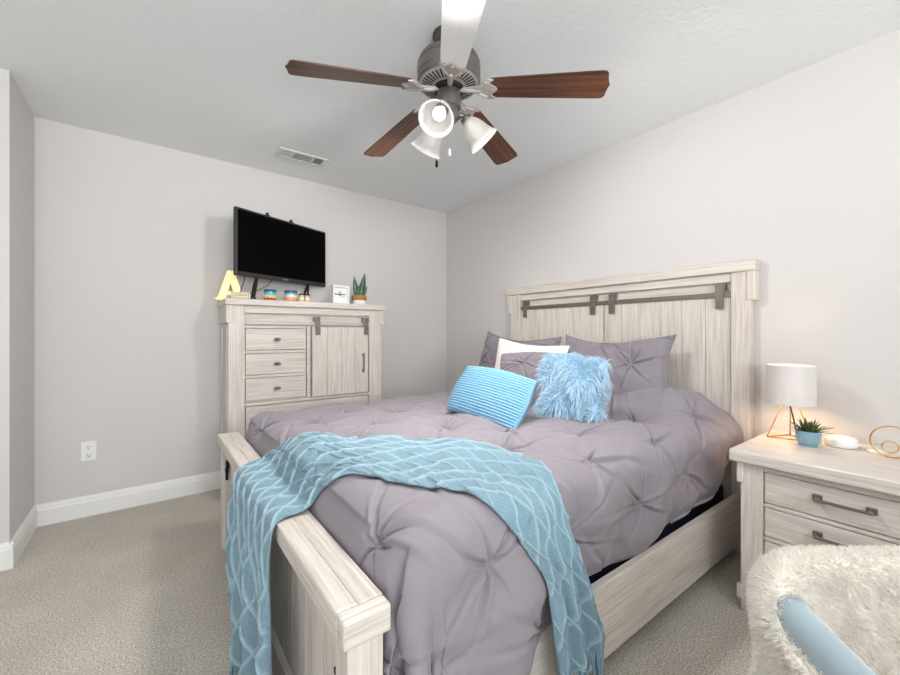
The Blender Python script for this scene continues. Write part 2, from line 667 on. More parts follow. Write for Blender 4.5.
bpart('track', IRONB, footboard, .340, .350, .800, 2.425, .508, .534, bev=.002)
for y in (.822, 2.400):
    mb = MB()
    bx(mb, .324, .332, y - .018, y + .018, .44, .53, .002)
    bx(mb, .314, .328, y - .020, y + .016, .42, .434, .002)
    bx(mb, .314, .326, y - .020, y - .004, .38, .48, .002)
    mb.build('hanger', IRONB, footboard)
for y0, y1 in ((.755, .785), (2.425, 2.455)):
    rl = bpart('side_rail', WX, bed, .382, 2.45, y0, y1, .068, .318, bev=.004)
    s = -1 if y0 > 1 else 1
    bpart('ledger', WX, rl, .40, 2.44, (y1 if s > 0 else y0 - .03), (y1 + .03 if s > 0 else y0), .10, .14)
mb = MB()
for k in range(9):
    x = .5 + k * .225
    bx(mb, x, x + .08, .79, 2.42, .14, .158, .002)
mb.build('slats', WY, bed)


def rounded_slab(x0, x1, y0, y1, z0, z1, r):
    o = MB()
    o.box(x0, x1, y0, y1, z0, z1, r, seg=5)
    return o


bo = rounded_slab(.43, 2.44, .825, 2.385, .16, .36, .03).build('box_spring', NAVY, None, True)
tag(bo, 'navy fabric box spring showing as a dark strip above the side rail', 'box spring')
ma = rounded_slab(.44, 2.44, .84, 2.37, .362, .665, .07).build('mattress', SHEET, None, True)
tag(ma, 'white mattress lying on the navy box spring under the comforter', 'mattress')

# ------------------------------------------------------------------ comforter
PIN_U, PIN_V, DU, DV = 1.50, .643, .43, .215


def pin_field(U, V, seed=3, amp=.028, rad=.085, deep=.028, du=DU, dv=DV, pu=PIN_U, pv=PIN_V, reach=.085):
    """pintuck quilting: puffs between tucked points with gathers running out of each"""
    h = np.zeros_like(U)
    best = np.full_like(U, 9.0)
    bu = np.zeros_like(U)
    bv = np.zeros_like(U)
    for dj in (-1, 0, 1):
        j = np.floor((V - pv) / dv + .5) + dj
        off = np.mod(j, 2) * du / 2
        for di in (-1, 0, 1):
            i = np.floor((U - pu - off) / du + .5) + di
            # little irregularity of every point
            jx = .018 * np.sin(i * 12.9 + j * 78.2 + seed)
            jy = .018 * np.sin(i * 39.3 + j * 11.1 + seed * 2)
            cu = pu + off + i * du + jx
            cv = pv + j * dv + jy
            d = np.hypot(U - cu, V - cv)
            k = d < best
            best = np.where(k, d, best)
            bu = np.where(k, U - cu, bu)
            bv = np.where(k, V - cv, bv)
            th = np.arctan2(V - cv, U - cu)
            for q in range(7):
                ta = q * .9 + .45 * np.sin(i * 7.7 + j * 3.3 + q * 5.1 + seed) + .35 * np.sin(i * 2.9 + q)
                ln = reach * (.55 + .75 * (.5 + .5 * np.sin(i * 4.3 + j * 9.1 + q * 2.7 + seed)))
                al_ = np.cos(th - ta) * d
                pe = np.sin(th - ta + .25 * np.sin(q * 3 + i) * np.minimum(d / .15, 1)) * d
                sw = .0044 + .028 * np.maximum(al_, 0)
                cr = np.exp(-(pe / sw) ** 2) * np.exp(-np.maximum(al_, 0) / ln) * (al_ > 0) * (1 - np.exp(-(d / .010) ** 2))
                sd = np.exp(-((pe - 1.9 * sw) / (1.2 * sw)) ** 2) * np.exp(-np.maximum(al_, 0) / ln) * (al_ > 0) * (1 - np.exp(-(d / .02) ** 2))
                h += -deep * cr + deep * .45 * sd
    h += amp * (1 - np.exp(-(best / rad) ** 2))
    return h


def wrinkle(U, V, s, seed):
    a = np.sin(U * s + 2.1 * np.sin(V * s * .6 + seed) + seed * 1.7)
    b = np.sin(V * s * 1.1 + 2.3 * np.sin(U * s * .53 + seed * 2.2))
    return a * b


def grid_faces(nu, nv):
    a = np.arange(nu * nv).reshape(nu, nv)
    return np.stack([a[:-1, :-1], a[1:, :-1], a[1:, 1:], a[:-1, 1:]], -1).reshape(-1, 4)


def sstep(a, b, x):
    t = np.clip((x - a) / (b - a), 0, 1)
    return t * t * (3 - 2 * t)


TOPZ, RR = .700, .10
nu, nv = 520, 620
tu = np.linspace(0, 1, nu)[:, None] * np.ones((1, nv))
tv = np.linspace(0, 1, nv)[None, :] * np.ones((nu, 1))
U0 = .41 + RR
u = (U0 - .40) + tu * (2.475 - (U0 - .40))
xx = np.clip(u, .42, 2.48)
Y0 = .715 + (.800 - .715) * sstep(.72, 1.12, xx)
Y0 = Y0 - .02 * sstep(2.0, 2.3, xx)
hemz = np.interp(xx, [.42, .66, .78, .95, 1.27, 1.5, 1.74, 2.04, 2.25, 2.46],
                 [.10, .16, .27, .315, .325, .322, .335, .365, .44, .54])
hemz = hemz + .010 * np.sin(xx * 17) * sstep(.9, 1.2, xx)
V0 = Y0 + RR
Ln = RR * PI / 2 + (TOPZ - RR - hemz)
V1 = 2.415 - RR
Lf = RR * PI / 2 + .25
v = (V0 - Ln) + tv * ((V1 + Lf) - (V0 - Ln))
qu = np.maximum(u, U0)
qv = np.clip(v, V0, V1)
du_, dv_ = u - qu, v - qv
d = np.hypot(du_, dv_)
nx = np.where(d > 1e-9, du_ / np.maximum(d, 1e-9), 0)
ny = np.where(d > 1e-9, dv_ / np.maximum(d, 1e-9), 0)
arc = np.minimum(d, RR * PI / 2)
off = RR * np.sin(arc / RR)
drop = RR * (1 - np.cos(arc / RR)) + np.maximum(0, d - RR * PI / 2)
X = qu + nx * off
Y = qv + ny * off
Z = TOPZ - drop
# body of the bed: crowned middle, mound of the sleeping pillows at the head end
topw = 1 - sstep(0, RR * 1.6, d)
Z += .012 * topw * np.sin(np.clip((v - V0) / (V1 - V0), 0, 1) * PI)
mound = sstep(1.98, 2.22, u) * sstep(V0[0, 0] - .06, V0[0, 0] + .16, v) * (1 - .5 * sstep(2.32, 2.47, u))
Z += .125 * mound * (1 - sstep(1.9, 2.3, v) * .6)
# swags in the hanging cloth
hang = sstep(RR, RR + .25, d)
fold = np.sin(u * 21 + 1.3 * np.sin(u * 6)) * .012 + np.sin(u * 9.5) * .010
Y += ny * hang * np.where(ny < 0, fold, .3 * fold)
cor = np.abs(nx * ny) * 2
Xc = np.sin(np.arctan2(ny, nx) * 11)
X += nx * cor * hang * .02 * Xc
Y += ny * cor * hang * .02 * Xc
Z = np.maximum(Z, .06)
P = np.stack([X, Y, Z], -1)
Nn = np.cross(np.gradient(P, axis=0), np.gradient(P, axis=1))
Nn /= np.maximum(np.linalg.norm(Nn, axis=-1, keepdims=True), 1e-9)
edge = np.minimum(np.minimum(tv, 1 - tv) / .02, 1)
h = pin_field(u, v) + .0035 * wrinkle(u, v, 14, 1.0) + .0022 * wrinkle(u, v, 37, 2.0)
h += .006 * wrinkle(u, v, 7, 4.0)
h += .006 * hang * wrinkle(u * .5, v, 26, 5.0)
h = h * (.25 + .75 * edge)
h = np.where((nx < -.7) & (d > RR * .8), np.minimum(h, .010), h)
Pc = P + Nn * h[..., None]
fc = grid_faces(nu, nv)
top_v = Pc.reshape(-1, 3)
bot_v = (P - Nn * .012).reshape(-1, 3)
nn = nu * nv
idx = np.arange(nn).reshape(nu, nv)
border = list(idx[0, :]) + list(idx[1:, -1]) + list(idx[-1, -2::-1]) + list(idx[-2:0:-1, 0])
rim = [(border[k], border[(k + 1) % len(border)], border[(k + 1) % len(border)] + nn, border[k] + nn) for k in range(len(border))]
OC = np.array([1.4, 1.6, .70])
comf = from_np('comforter', np.vstack([top_v, bot_v]) - OC, np.vstack([fc, fc[:, ::-1] + nn, np.array(rim)]), GREY)
comf.location = OC
tag(comf, 'mauve-grey pintuck comforter spread over the whole bed', 'comforter')
comf_bvh = BVHTree.FromPolygons([tuple(p) for p in top_v], [tuple(map(int, f)) for f in fc])
# white edge of the cover showing below the comforter hem
hemband = []
js = idx[:, 0]
sel = [i for i in range(nu) if 1.55 < Pc[i, 0, 0] < 2.42 and P[i, 0, 1] < .9]
hv, hf = [], []
for n_, i in enumerate(sel):
    p = P[i, 0]
    w = .028 * math.sin((n_ + .5) / len(sel) * PI) ** .5
    hv += [(p[0], p[1] + .004, p[2] + .012), (p[0], p[1] + .008, p[2] - w), (p[0], p[1] + .016, p[2] - w), (p[0], p[1] + .014, p[2] + .012)]
for n_ in range(len(sel) - 1):
    a, b = n_ * 4, n_ * 4 + 4
    for k in range(4):
        hf.append((a + k, a + (k + 1) % 4, b + (k + 1) % 4, b + k))
hb_ = from_np('lining_edge', np.array(hv) - OC, hf, SHEET, comf)
tag(hb_, 'white lining edge')

# ------------------------------------------------------------------ knitted throw
#        lower edge A (towards the camera), upper edge B, mode: 0 hangs as given, 1 lies on what is below
cross = [
    ((.246, 1.115, .10), (.236, 1.60, .05), 0),
    ((.248, 1.115, .26), (.234, 1.61, .22), 0),
    ((.250, 1.13, .40), (.228, 1.68, .40), 0),
    ((.258, 1.185, .50), (.250, 1.755, .52), 0),
    ((.274, 1.210, .600), (.274, 1.790, .600), 0),
    ((.305, 1.222, .617), (.305, 1.805, .617), 0),
    ((.375, 1.232, .618), (.390, 1.838, .622), 0),
    ((.450, 1.180, .690), (.490, 1.715, .700), 1),
    ((.520, 1.015, .74), (.575, 1.560, .74), 1),
    ((.590, .925, .74), (.780, 1.390, .74), 1),
    ((.648, .840, .74), (.960, 1.195, .74), 1),
    ((.680, .755, .715), (1.005, .960, .73), 1),
    ((.735, .692, .630), (.990, .810, .700), 2),
    ((.790, .684, .55), (.965, .715, .600), 2),
    ((.835, .684, .47), (1.005, .690, .48), 2),
    ((.858, .684, .34), (1.050, .688, .37), 2),
    ((.880, .684, .20), (1.090, .688, .24), 2),
]


def catmull(pts, t):
    n = len(pts) - 1
    k = min(int(t), n - 1)
    f = t - k
    p0, p1, p2, p3 = (pts[max(k - 1, 0)], pts[k], pts[k + 1], pts[min(k + 2, n)])
    return .5 * ((2 * p1) + (-p0 + p2) * f + (2 * p0 - 5 * p1 + 4 * p2 - p3) * f * f + (-p0 + 3 * p1 - 3 * p2 + p3) * f ** 3)


PA = np.array([c[0] for c in cross])
PBB = np.array([c[1] for c in cross])
NL, NW = 800, 220
ts = np.linspace(0, len(cross) - 1, 1600)
A_ = np.array([catmull(PA, t) for t in ts])
B_ = np.array([catmull(PBB, t) for t in ts])
mid = (A_ + B_) / 2
sl = np.concatenate([[0], np.cumsum(np.linalg.norm(np.diff(mid, axis=0), axis=1))])
LEN = sl[-1]
sg = np.linspace(0, LEN, NL)
tt = np.interp(sg, sl, ts)
A_ = np.array([catmull(PA, t) for t in tt])
B_ = np.array([catmull(PBB, t) for t in tt])
w = np.linspace(0, 1, NW)
T = A_[:, None, :] * (1 - w)[None, :, None] + B_[:, None, :] * w[None, :, None]
CLEAR = .012


def settle(T, snap):
    for i in range(NL):
        if tt[i] < 6:
            continue
        for j in range(NW):
            p = Vector(T[i, j])
            loc, n_, _, _ = comf_bvh.find_nearest(p)
            if loc is None:
                continue
            sd = (p - loc).dot(n_)
            lie = snap and 7.2 < tt[i] < 12.6 and p.z > .52
            if sd < CLEAR or lie:
                k_ = CLEAR - sd
                if lie and sd > CLEAR:
                    k_ *= min(1, (tt[i] - 7.2)) * min(1, max(0, (12.6 - tt[i])))
                p = p + n_ * k_
            if p.x < .395:
                p.z = max(p.z, .618)
            if tt[i] > 13 and p.z < .36:
                p.y = min(p.y, .742)
            T[i, j] = p
    return T


def relax(T, n):
    for _ in range(n):
        Q = T.copy()
        Q[1:-1, 1:-1] = (T[:-2, 1:-1] + T[2:, 1:-1] + T[1:-1, :-2] + T[1:-1, 2:]) / 4
        Q[1:-1, 0] = (T[:-2, 0] + T[2:, 0]) / 2
        Q[1:-1, -1] = (T[:-2, -1] + T[2:, -1]) / 2
        T = Q
    return T


T = relax(settle(T, True), 30)
T = relax(settle(T, True), 24)
T = relax(settle(T, False), 10)
Tn = np.cross(np.gradient(T, axis=0), np.gradient(T, axis=1))
Tn /= np.maximum(np.linalg.norm(Tn, axis=-1, keepdims=True), 1e-9)
mz = Tn[NL // 2, NW // 2, 2]
if mz < 0:
    Tn = -Tn
SG = sg[:, None] * np.ones((1, NW))
WG = w[None, :] * .56 * np.ones((NL, 1))
wid = np.linalg.norm(T[:, -1] - T[:, 0], axis=1)
WC = (w[None, :] - .5) * np.interp(wid, [.2, .6], [.34, .60])[:, None]
# hanging folds
hf_ = (sstep(.55, .15, SG) + sstep(LEN - .5, LEN - .1, SG))
foldv = .020 * np.sin(WG * 34 + .8 * np.sin(SG * 6)) + .008 * np.sin(WG * 61 + 1.0)
# raised cable lines making a diamond lattice
k1 = (SG * .70 + WC) / .097
k2 = (SG * .70 - WC) / .097
r1 = np.abs(((k1 + .5) % 1) - .5) * .079
r2 = np.abs(((k2 + .5) % 1) - .5) * .079
ridge = np.maximum(.0080 * np.exp(-(r1 / .0032) ** 2), .0080 * np.exp(-(r2 / .0032) ** 2))
knitb = .0007 * np.sin(SG * 2 * PI / .013) * np.sin(WG * 2 * PI / .012)
hh = hf_ * np.maximum(foldv, -.010) + ridge + knitb + .003 * wrinkle(SG, WG, 25, 2.2)
Tt = T + Tn * hh[..., None]
Tb = T - Tn * .004
fcT = grid_faces(NL, NW)
nT = NL * NW
it = np.arange(nT).reshape(NL, NW)
bd = list(it[0, :]) + list(it[1:, -1]) + list(it[-1, -2::-1]) + list(it[-2:0:-1, 0])
rimT = np.array([(bd[k], bd[(k + 1) % len(bd)], bd[(k + 1) % len(bd)] + nT, bd[k] + nT) for k in range(len(bd))])
OT = np.array([.62, 1.1, .74])
throw = from_np('throw_blanket', np.vstack([Tt.reshape(-1, 3), Tb.reshape(-1, 3)]) - OT,
                np.vstack([fcT, fcT[:, ::-1] + nT, rimT]), KNIT)
at_ = throw.data.attributes.new('cord', 'FLOAT', 'POINT')
cv = np.clip(np.maximum(np.exp(-(r1 / .0040) ** 2), np.exp(-(r2 / .0040) ** 2)), 0, 1).reshape(-1)
at_.data.foreach_set('value', np.concatenate([cv, cv * 0]).astype(np.float32))
throw.location = OT
tag(throw, 'light blue cable-knit throw draped over the foot of the bed', 'blanket')
# fringes
for end in (0, -1):
    mb = MB()
    for k in range(70):
        j = int((k + .5) / 70 * (NW - 1))
        p = Vector(Tt[end, j]) - Vector(OT)
        zend = -.735 if end == 0 else p.z - .095
        ln = (p.z - zend) * random.uniform(.86, 1.0)
        sw = Vector((random.uniform(-.006, .006), random.uniform(-.008, .008), 0))
        mb.tube([p + Vector((0, 0, .004)), p + sw * .6 + Vector((0, 0, -ln * .35)), p + sw * 1.4 + Vector((0, 0, -ln * .7)),
                 p + sw + Vector((random.uniform(-.005, .005), random.uniform(-.006, .006), -ln))], [.0028, .0032, .0028, .0016], 5)
    f = mb.build('fringe', KNITF, throw, True)
    f['kind'] = 'stuff'


# ------------------------------------------------------------------ pillows
def pillow_grid(w, h, t, n=70, m=70, pinch=.07, flange=0.0, power=.42, disp=None, seed=0, sag=0.0):
    """front and back skins of a cushion standing in the local XZ plane, front towards -Y, bottom edge at z=0"""
    a = np.linspace(-1, 1, n)[:, None] * np.ones((1, m))
    b = np.linspace(-1, 1, m)[None, :] * np.ones((n, 1))
    # denser near the rim
    a = np.sign(a) * np.abs(a) ** .85
    b = np.sign(b) * np.abs(b) ** .85
    fx = 1 - 2 * flange / w
    fz = 1 - 2 * flange / h
    ai, bi = np.clip(a / fx, -1, 1), np.clip(b / fz, -1, 1)
    th = t / 2 * np.maximum((1 - ai ** 2) * (1 - bi ** 2), 0) ** power + .004
    x = w / 2 * a * (1 - pinch * (1 - b ** 2))
    z = h / 2 * b * (1 - pinch * (1 - a ** 2)) + h / 2
    rs = np.random.default_rng(seed)
    z = z + .012 * np.sin(a * 2.5 + rs.uniform(0, 6)) * (b > 0) * b
    x = x + .010 * np.sin(b * 3 + rs.uniform(0, 6)) * a
    z = z - sag * (1 - a ** 2) * (b + 1) / 2
    dd = disp(x, z, a, b) if disp is not None else 0 * x
    env = np.minimum(1, np.minimum((1 - np.abs(a)) / .06, (1 - np.abs(b)) / .06))
    yf = -(th + dd * env)
    yb = th
    F = np.stack([x, yf, z], -1).reshape(-1, 3)
    Bk = np.stack([x, yb, z], -1).reshape(-1, 3)
    f1 = grid_faces(n, m)
    N_ = n * m
    id_ = np.arange(N_).reshape(n, m)
    bd_ = list(id_[0, :]) + list(id_[1:, -1]) + list(id_[-1, -2::-1]) + list(id_[-2:0:-1, 0])
    rm = np.array([(bd_[k], bd_[(k + 1) % len(bd_)], bd_[(k + 1) % len(bd_)] + N_, bd_[k] + N_) for k in range(len(bd_))])
    return np.vstack([F, Bk]), np.vstack([f1, f1[:, ::-1] + N_, rm[:, ::-1]])


def place(o, loc, face_deg, lean, roll=0.0):
    """stand a cushion at loc, its front facing the compass angle face_deg, leaning back by lean"""
    M = Matrix.Rotation(R(face_deg + 90), 4, 'Z') @ Matrix.Rotation(R(-lean), 4, 'X') @ Matrix.Rotation(R(roll), 4, 'Y')
    o.location = loc
    o.rotation_euler = M.to_euler()


def sham_disp(seed, pu, pv, dv=.175):
    def f(x, z, a, b):
        return pin_field(x, z, seed, amp=.018, rad=.08, deep=.020, du=.44, dv=dv, pu=pu, pv=pv, reach=.12) - .010 \
            + .007 * wrinkle(x, z, 15, seed) + .004 * wrinkle(x, z, 34, seed + 1)
    return f


def pillow(name, label, mat, w, h, t, loc, face, lean, roll=0.0, **k):
    v_, f_ = pillow_grid(w, h, t, **k)
    o = from_np(name, v_, f_, mat)
    place(o, loc, face, lean, roll)
    return tag(o, label, 'pillow')


pillow('pillow_sham', 'large grey pintuck sham leaning on the headboard nearest the lamp', GREYP, .70, .45, .20,
       (2.17, 1.375, .715), 186, 20, 1, n=150, m=120, flange=.010, disp=sham_disp(4, -.07, .07), seed=4, pinch=.045, sag=.035)
pillow('pillow_sham', 'grey pintuck sham leaning in the far corner of the headboard behind the white pillow', GREYP, .76, .46, .19,
       (2.20, 2.20, .70), 184, 16, 4, n=130, m=100, flange=.02, disp=sham_disp(6, -.30, .2), seed=9, pinch=.045, sag=.03)
pillow('bed_pillow', 'plain white pillow standing in front of the far grey sham', WHITEC, .54, .385, .15,
       (2.00, 1.89, .715), 190, 16, 5, n=70, m=60, seed=5,
       disp=lambda x, z, a, b: .004 * wrinkle(x, z, 20, 3), pinch=.025)
pillow('square_pillow', 'square grey pintuck cushion between the striped cushion and the fluffy one', GREYP, .42, .37, .15,
       (1.74, 1.62, .70), 194, 26, -2, n=120, m=110, flange=.0, disp=sham_disp(11, .0, .28, .3), seed=12)

# corduroy lumbar cushion
def cord_disp(x, z, a, b):
    return .0032 * np.sin(z * 2 * PI / .0135)


pillow('lumbar_pillow', 'small oblong light blue corduroy cushion at the front of the pillows', CORD, .50, .28, .13,
       (1.30, 1.51, .718), 187, 32, 6, n=90, m=190, disp=cord_disp, seed=2, pinch=.05)


def strands(name, pts, nrm, length, width, mat, parent, droop, spread, clump, curl=0.0, segs=3):
    """many tapered hairs as one mesh"""
    N_ = len(pts)
    dirs = nrm + clump + rng.normal(0, spread, (N_, 3))
    dirs /= np.linalg.norm(dirs, axis=1, keepdims=True)
    side = np.cross(dirs, rng.normal(0, 1, (N_, 3)))
    side /= np.maximum(np.linalg.norm(side, axis=1, keepdims=True), 1e-6)
    L_ = length * rng.uniform(.7, 1.15, (N_, 1))
    g = np.array([0, 0, -1.0]) if not isinstance(droop, tuple) else np.array(droop[1])
    dr = droop if not isinstance(droop, tuple) else droop[0]
    bend = np.cross(dirs, side)
    rows = []
    for s in range(segs + 1):
        f = s / segs
        c = pts + dirs * L_ * f + g * L_ * dr * f * f + (bend * np.sin(f * PI * 1.5) + side * np.sin(f * PI * 2)) * curl * L_
        wd = width * (1 - f) ** .7 if s < segs else 0
        if s < segs:
            rows += [c - side * wd, c + side * wd]
        else:
            rows += [c]
    k = 2 * segs + 1
    V_ = np.stack(rows, 1).reshape(-1, 3)
    base = (np.arange(N_) * k)[:, None]
    faces = []
    for s in range(segs - 1):
        faces += np.hstack([base + 2 * s, base + 2 * s + 1, base + 2 * s + 3, base + 2 * s + 2]).tolist()
    s = segs - 1
    faces += np.hstack([base + 2 * s, base + 2 * s + 1, base + 2 * s + 2]).tolist()
    return from_np(name, V_, faces, mat, parent)


def sample_surface(V_, F_, n, pick=None):
    """random points and normals on triangles / quads"""
    V_ = np.asarray(V_)
    tri = []
    for f in F_:
        tri.append((f[0], f[1], f[2]))
        if len(f) == 4:
            tri.append((f[0], f[2], f[3]))
    tri = np.array(tri)
    a, b, c = V_[tri[:, 0]], V_[tri[:, 1]], V_[tri[:, 2]]
    cr = np.cross(b - a, c - a)
    ar = np.linalg.norm(cr, axis=1)
    k = rng.choice(len(tri), n, p=ar / ar.sum())
    s, t = rng.random((n, 1)), rng.random((n, 1))
    fl = (s + t) > 1
    s, t = np.where(fl, 1 - s, s), np.where(fl, 1 - t, t)
    p = a[k] + (b[k] - a[k]) * s + (c[k] - a[k]) * t
    return p, cr[k] / np.maximum(ar[k][:, None], 1e-12)


fl = pillow('fluffy_pillow', 'square sky blue long-haired faux fur cushion in the middle of the bed', FURB, .31, .32, .13,
            (1.66, 1.235, .725), 205, 20, 2, n=40, m=40, seed=8)
pv_, pf_ = pillow_grid(.31, .32, .13, n=40, m=40, seed=8)
pp, pn = sample_surface(pv_, pf_, 6500)
cen = np.array([0, 0, .16])
pn *= np.sign(np.sum(pn * (pp - cen), axis=1, keepdims=True))
cl = np.stack([np.sin(pp[:, 0] * 31 + 2 * np.sin(pp[:, 2] * 23)), 0 * pp[:, 0], np.sin(pp[:, 2] * 27 + 2 * np.sin(pp[:, 0] * 29)) - .5], 1) * .75
fo = strands('fur', pp, pn * .7, .052, .0024, HAIRB, fl, .38, .30, cl, .05)
fo['kind'] = 'stuff'

# ------------------------------------------------------------------ dresser
XD0, XD1, YD, DT = .415, 1.555, 3.04, 1.388
dr = thing('dresser', 'tall whitewashed dresser with small drawers and a sliding barn door under the television', 'dresser', (.985, 3.22, 0))


def dx(mb, x0, x1, y0, y1, z0, z1, bev=.003):
    return mb.box(x0 - .985, x1 - .985, y0 - 3.22, y1 - 3.22, z0, z1, bev)


def dpart(name, m, parent, *b, bev=.003):
    return dx(MB(), *b, bev=bev).build(name, m, parent)


mb = MB()
dx(mb, XD0 + .015, XD1 - .015, YD + .034, 3.395, .07, 1.345, .002)
dx(mb, .517, 1.442, YD + .004, YD + .036, 1.292, 1.345, .003)
dx(mb, .517, 1.442, YD + .002, YD + .036, .648, .668, .003)
dx(mb, .517, .936, YD + .012, YD + .036, 1.186, 1.206, .003)
dx(mb, .517, .936, YD + .012, YD + .036, 1.010, 1.030, .003)
dx(mb, .517, .936, YD + .012, YD + .036, .840, .858, .003)
dx(mb, .938, .962, YD + .006, YD + .036, .67, 1.206, .003)
dx(mb, .517, 1.442, YD + .004, YD + .036, .07, .15, .003)
mb.build('case', WX, dr)
for x0, x1 in ((XD0, .517), (1.440, XD1)):
    dpart('post', WZ, dr, x0, x1, YD, YD + .055, 0, 1.345, bev=.004)
for x0, x1 in ((XD0, .517), (1.440, XD1)):
    dpart('post', WZ, dr, x0, x1, 3.345, 3.40, 0, 1.345, bev=.004)
for x0, x1 in ((XD0 - .014, XD0 + .028), (XD1 - .028, XD1 + .014)):
    dpart('corbel', WZ, dr, x0, x1, YD - .012, 3.402, 1.222, 1.345, bev=.004)
dpart('top_slab', WX, dr, XD0 - .022, XD1 + .022, YD - .024, 3.405, 1.343, DT, bev=.007)
for z0, z1 in ((1.034, 1.182), (.862, 1.006), (.682, .836)):
    d_ = dpart('drawer', WX, dr, .522, .932, YD + .010, YD + .034, z0, z1, bev=.004)
    zc = (z0 + z1) / 2
    mb = MB()
    ring = [Vector((.020 * math.cos(a) + .725 - .985, YD - .010 - 3.22 - .004 * math.cos(a) ** 2, zc + .009 * math.sin(a))) for a in np.linspace(0, 2 * PI, 24, endpoint=False)]
    mb.tube(ring, .0042, 8, closed=True)
    mb.lathe([(.004, 0), (.004, .022)], 8, Matrix.Translation((.725 - .985, YD + .012 - 3.22, zc)) @ Matrix.Rotation(R(90), 4, 'X'))
    mb.lathe([(.013, 0), (.0125, .004), (.004, .006)], 12, Matrix.Translation((.725 - .985, YD - .006 - 3.22, zc)) @ Matrix.Rotation(R(90), 4, 'X') @ Matrix.Diagonal((1, .6, 1, 1)))
    k_ = mb.build('knob', PEWTER, d_, True)
for z0, z1 in ((.40, .642), (.155, .392)):
    d_ = dpart('drawer', WX, dr, .522, 1.436, YD + .008, YD + .034, z0, z1, bev=.004)
    dx(MB(), .88, 1.06, YD - .012, YD + .008, (z0 + z1) / 2 - .007, (z0 + z1) / 2 + .007, .004).build('pull', IRON, d_)
mb = MB()
n = 4
for k in range(n):
    w_ = (1.428 - .972) / n
    dx(mb, .972 + k * w_ + .0008, .972 + (k + 1) * w_ - .0008, YD - .012, YD + .012, .672, 1.200, .003)
door = mb.build('sliding_door', WZ, dr)
mb = MB()
dx(mb, 1.376, 1.390, YD - .030, YD - .020, .836, .99, .004)
dx(mb, 1.374, 1.392, YD - .022, YD - .010, .965, .99, .003)
dx(mb, 1.374, 1.392, YD - .022, YD - .010, .836, .86, .003)
mb.build('handle', IRON, door)
dpart('track', PEWL, dr, .517, 1.440, YD - .004, YD + .006, 1.212, 1.237, bev=.002)
for x in (1.012, 1.405):
    mb = MB()
    dx(mb, x - .019, x + .019, YD - .022, YD - .013, 1.140, 1.272, .002)
    dx(mb, x - .024, x + .019, YD - .016, YD + .03, 1.245, 1.276, .002)
    for z in (1.16, 1.195, 1.255):
        mb.lathe([(.0055, 0), (.0055, .003), (.003, .005)], 10,
                 Matrix.Translation((x - .985, YD - .022 - 3.22, z)) @ Matrix.Rotation(R(90), 4, 'X'))
    mb.build('hanger', PEWTER, dr)
mb = MB()
for yy in (3.09, 3.33):
    dx(mb, .41, .424, yy - .004, yy + .004, .06, 1.2, .002)
dx(mb, .418, .426, 3.095, 3.365, .08, 1.22, .002)
mb.build('side_panel', WZ, dr)

# ------------------------------------------------------------------ television
TVA = math.atan(0)  # set below
ang = YAW - math.atan2(220, 400)                 # direction along the screen
tvl = Vector((.458, 3.028, 0))
TW, TH, TZ0 = .806, .466, 1.545
tvc = tvl + Vector((math.cos(ang), math.sin(ang), 0)) * TW / 2
tv = thing('television', 'flat black television angled on top of the dresser', 'television', (tvc.x, tvc.y, DT), ang)
z0 = TZ0 - DT
mb = MB()
mb.box(-TW / 2, TW / 2, 0, .028, z0, z0 + TH, .004)
mb.box(-TW / 2 + .12, TW / 2 - .12, .026, .058, z0 + .03, z0 + TH * .7, .012)
mb.build('housing', BEZEL, tv)
box('screen', SCREEN, tv, -TW / 2 + .016, TW / 2 - .010, -.0015, .006, z0 + .030, z0 + TH - .014, .0005)
mb = MB()
for k in range(7):
    mb.box(-.023 + k * .0066, -.023 + k * .0066 + .0046, -.0012, .002, z0 + .012, z0 + .0185, 0)
o = mb.build('logo', PEWL, tv)
tag(o, 'small pale maker mark on lower bezel')
for sx in (-.235, .225):
    mb = MB()
    mb.tube([(sx, .014, z0 + .01), (sx - .025, -.015, z0 - .05), (sx - .062, -.042, .008)], [.010, .009, .007], 8)
    mb.tube([(sx, .014, z0 + .01), (sx + .0, .05, z0 - .06), (sx + .0, .075, .008)], [.010, .009, .007], 8)
    mb.box(sx - .074, sx - .050, -.053, -.031, 0, .012, .003)
    mb.box(sx - .011, sx + .011, .064, .086, 0, .012, .003)
    mb.build('stand_leg', BLACKP, tv, 40)
for sx in (-.155, .055):
    mb = MB()
    mb.box(sx - .012, sx + .012, -.004, .034, z0 + TH - .002, z0 + TH + .006, .001)
    mb.box(sx - .007, sx + .007, .004, .020, z0 + TH + .004, z0 + TH + .020, .002)
    mb.box(sx - .004, sx + .012, .002, .016, z0 + TH + .014, z0 + TH + .022, .002)
    mb.build('top_clip', BLACKP, tv)
mb = MB()
mb.tube([(-.30, .04, z0 + .06), (-.31, .05, z0 - .03), (-.335, .06, z0 - .12), (-.34, .09, .006)], .0035, 6)
mb.tube([(-.05, .05, z0 + .05), (-.11, .07, z0 - .04), (-.22, .09, z0 - .10), (-.30, .11, .006)], .0025, 6)
mb.build('cable', BLACKP, tv, True)

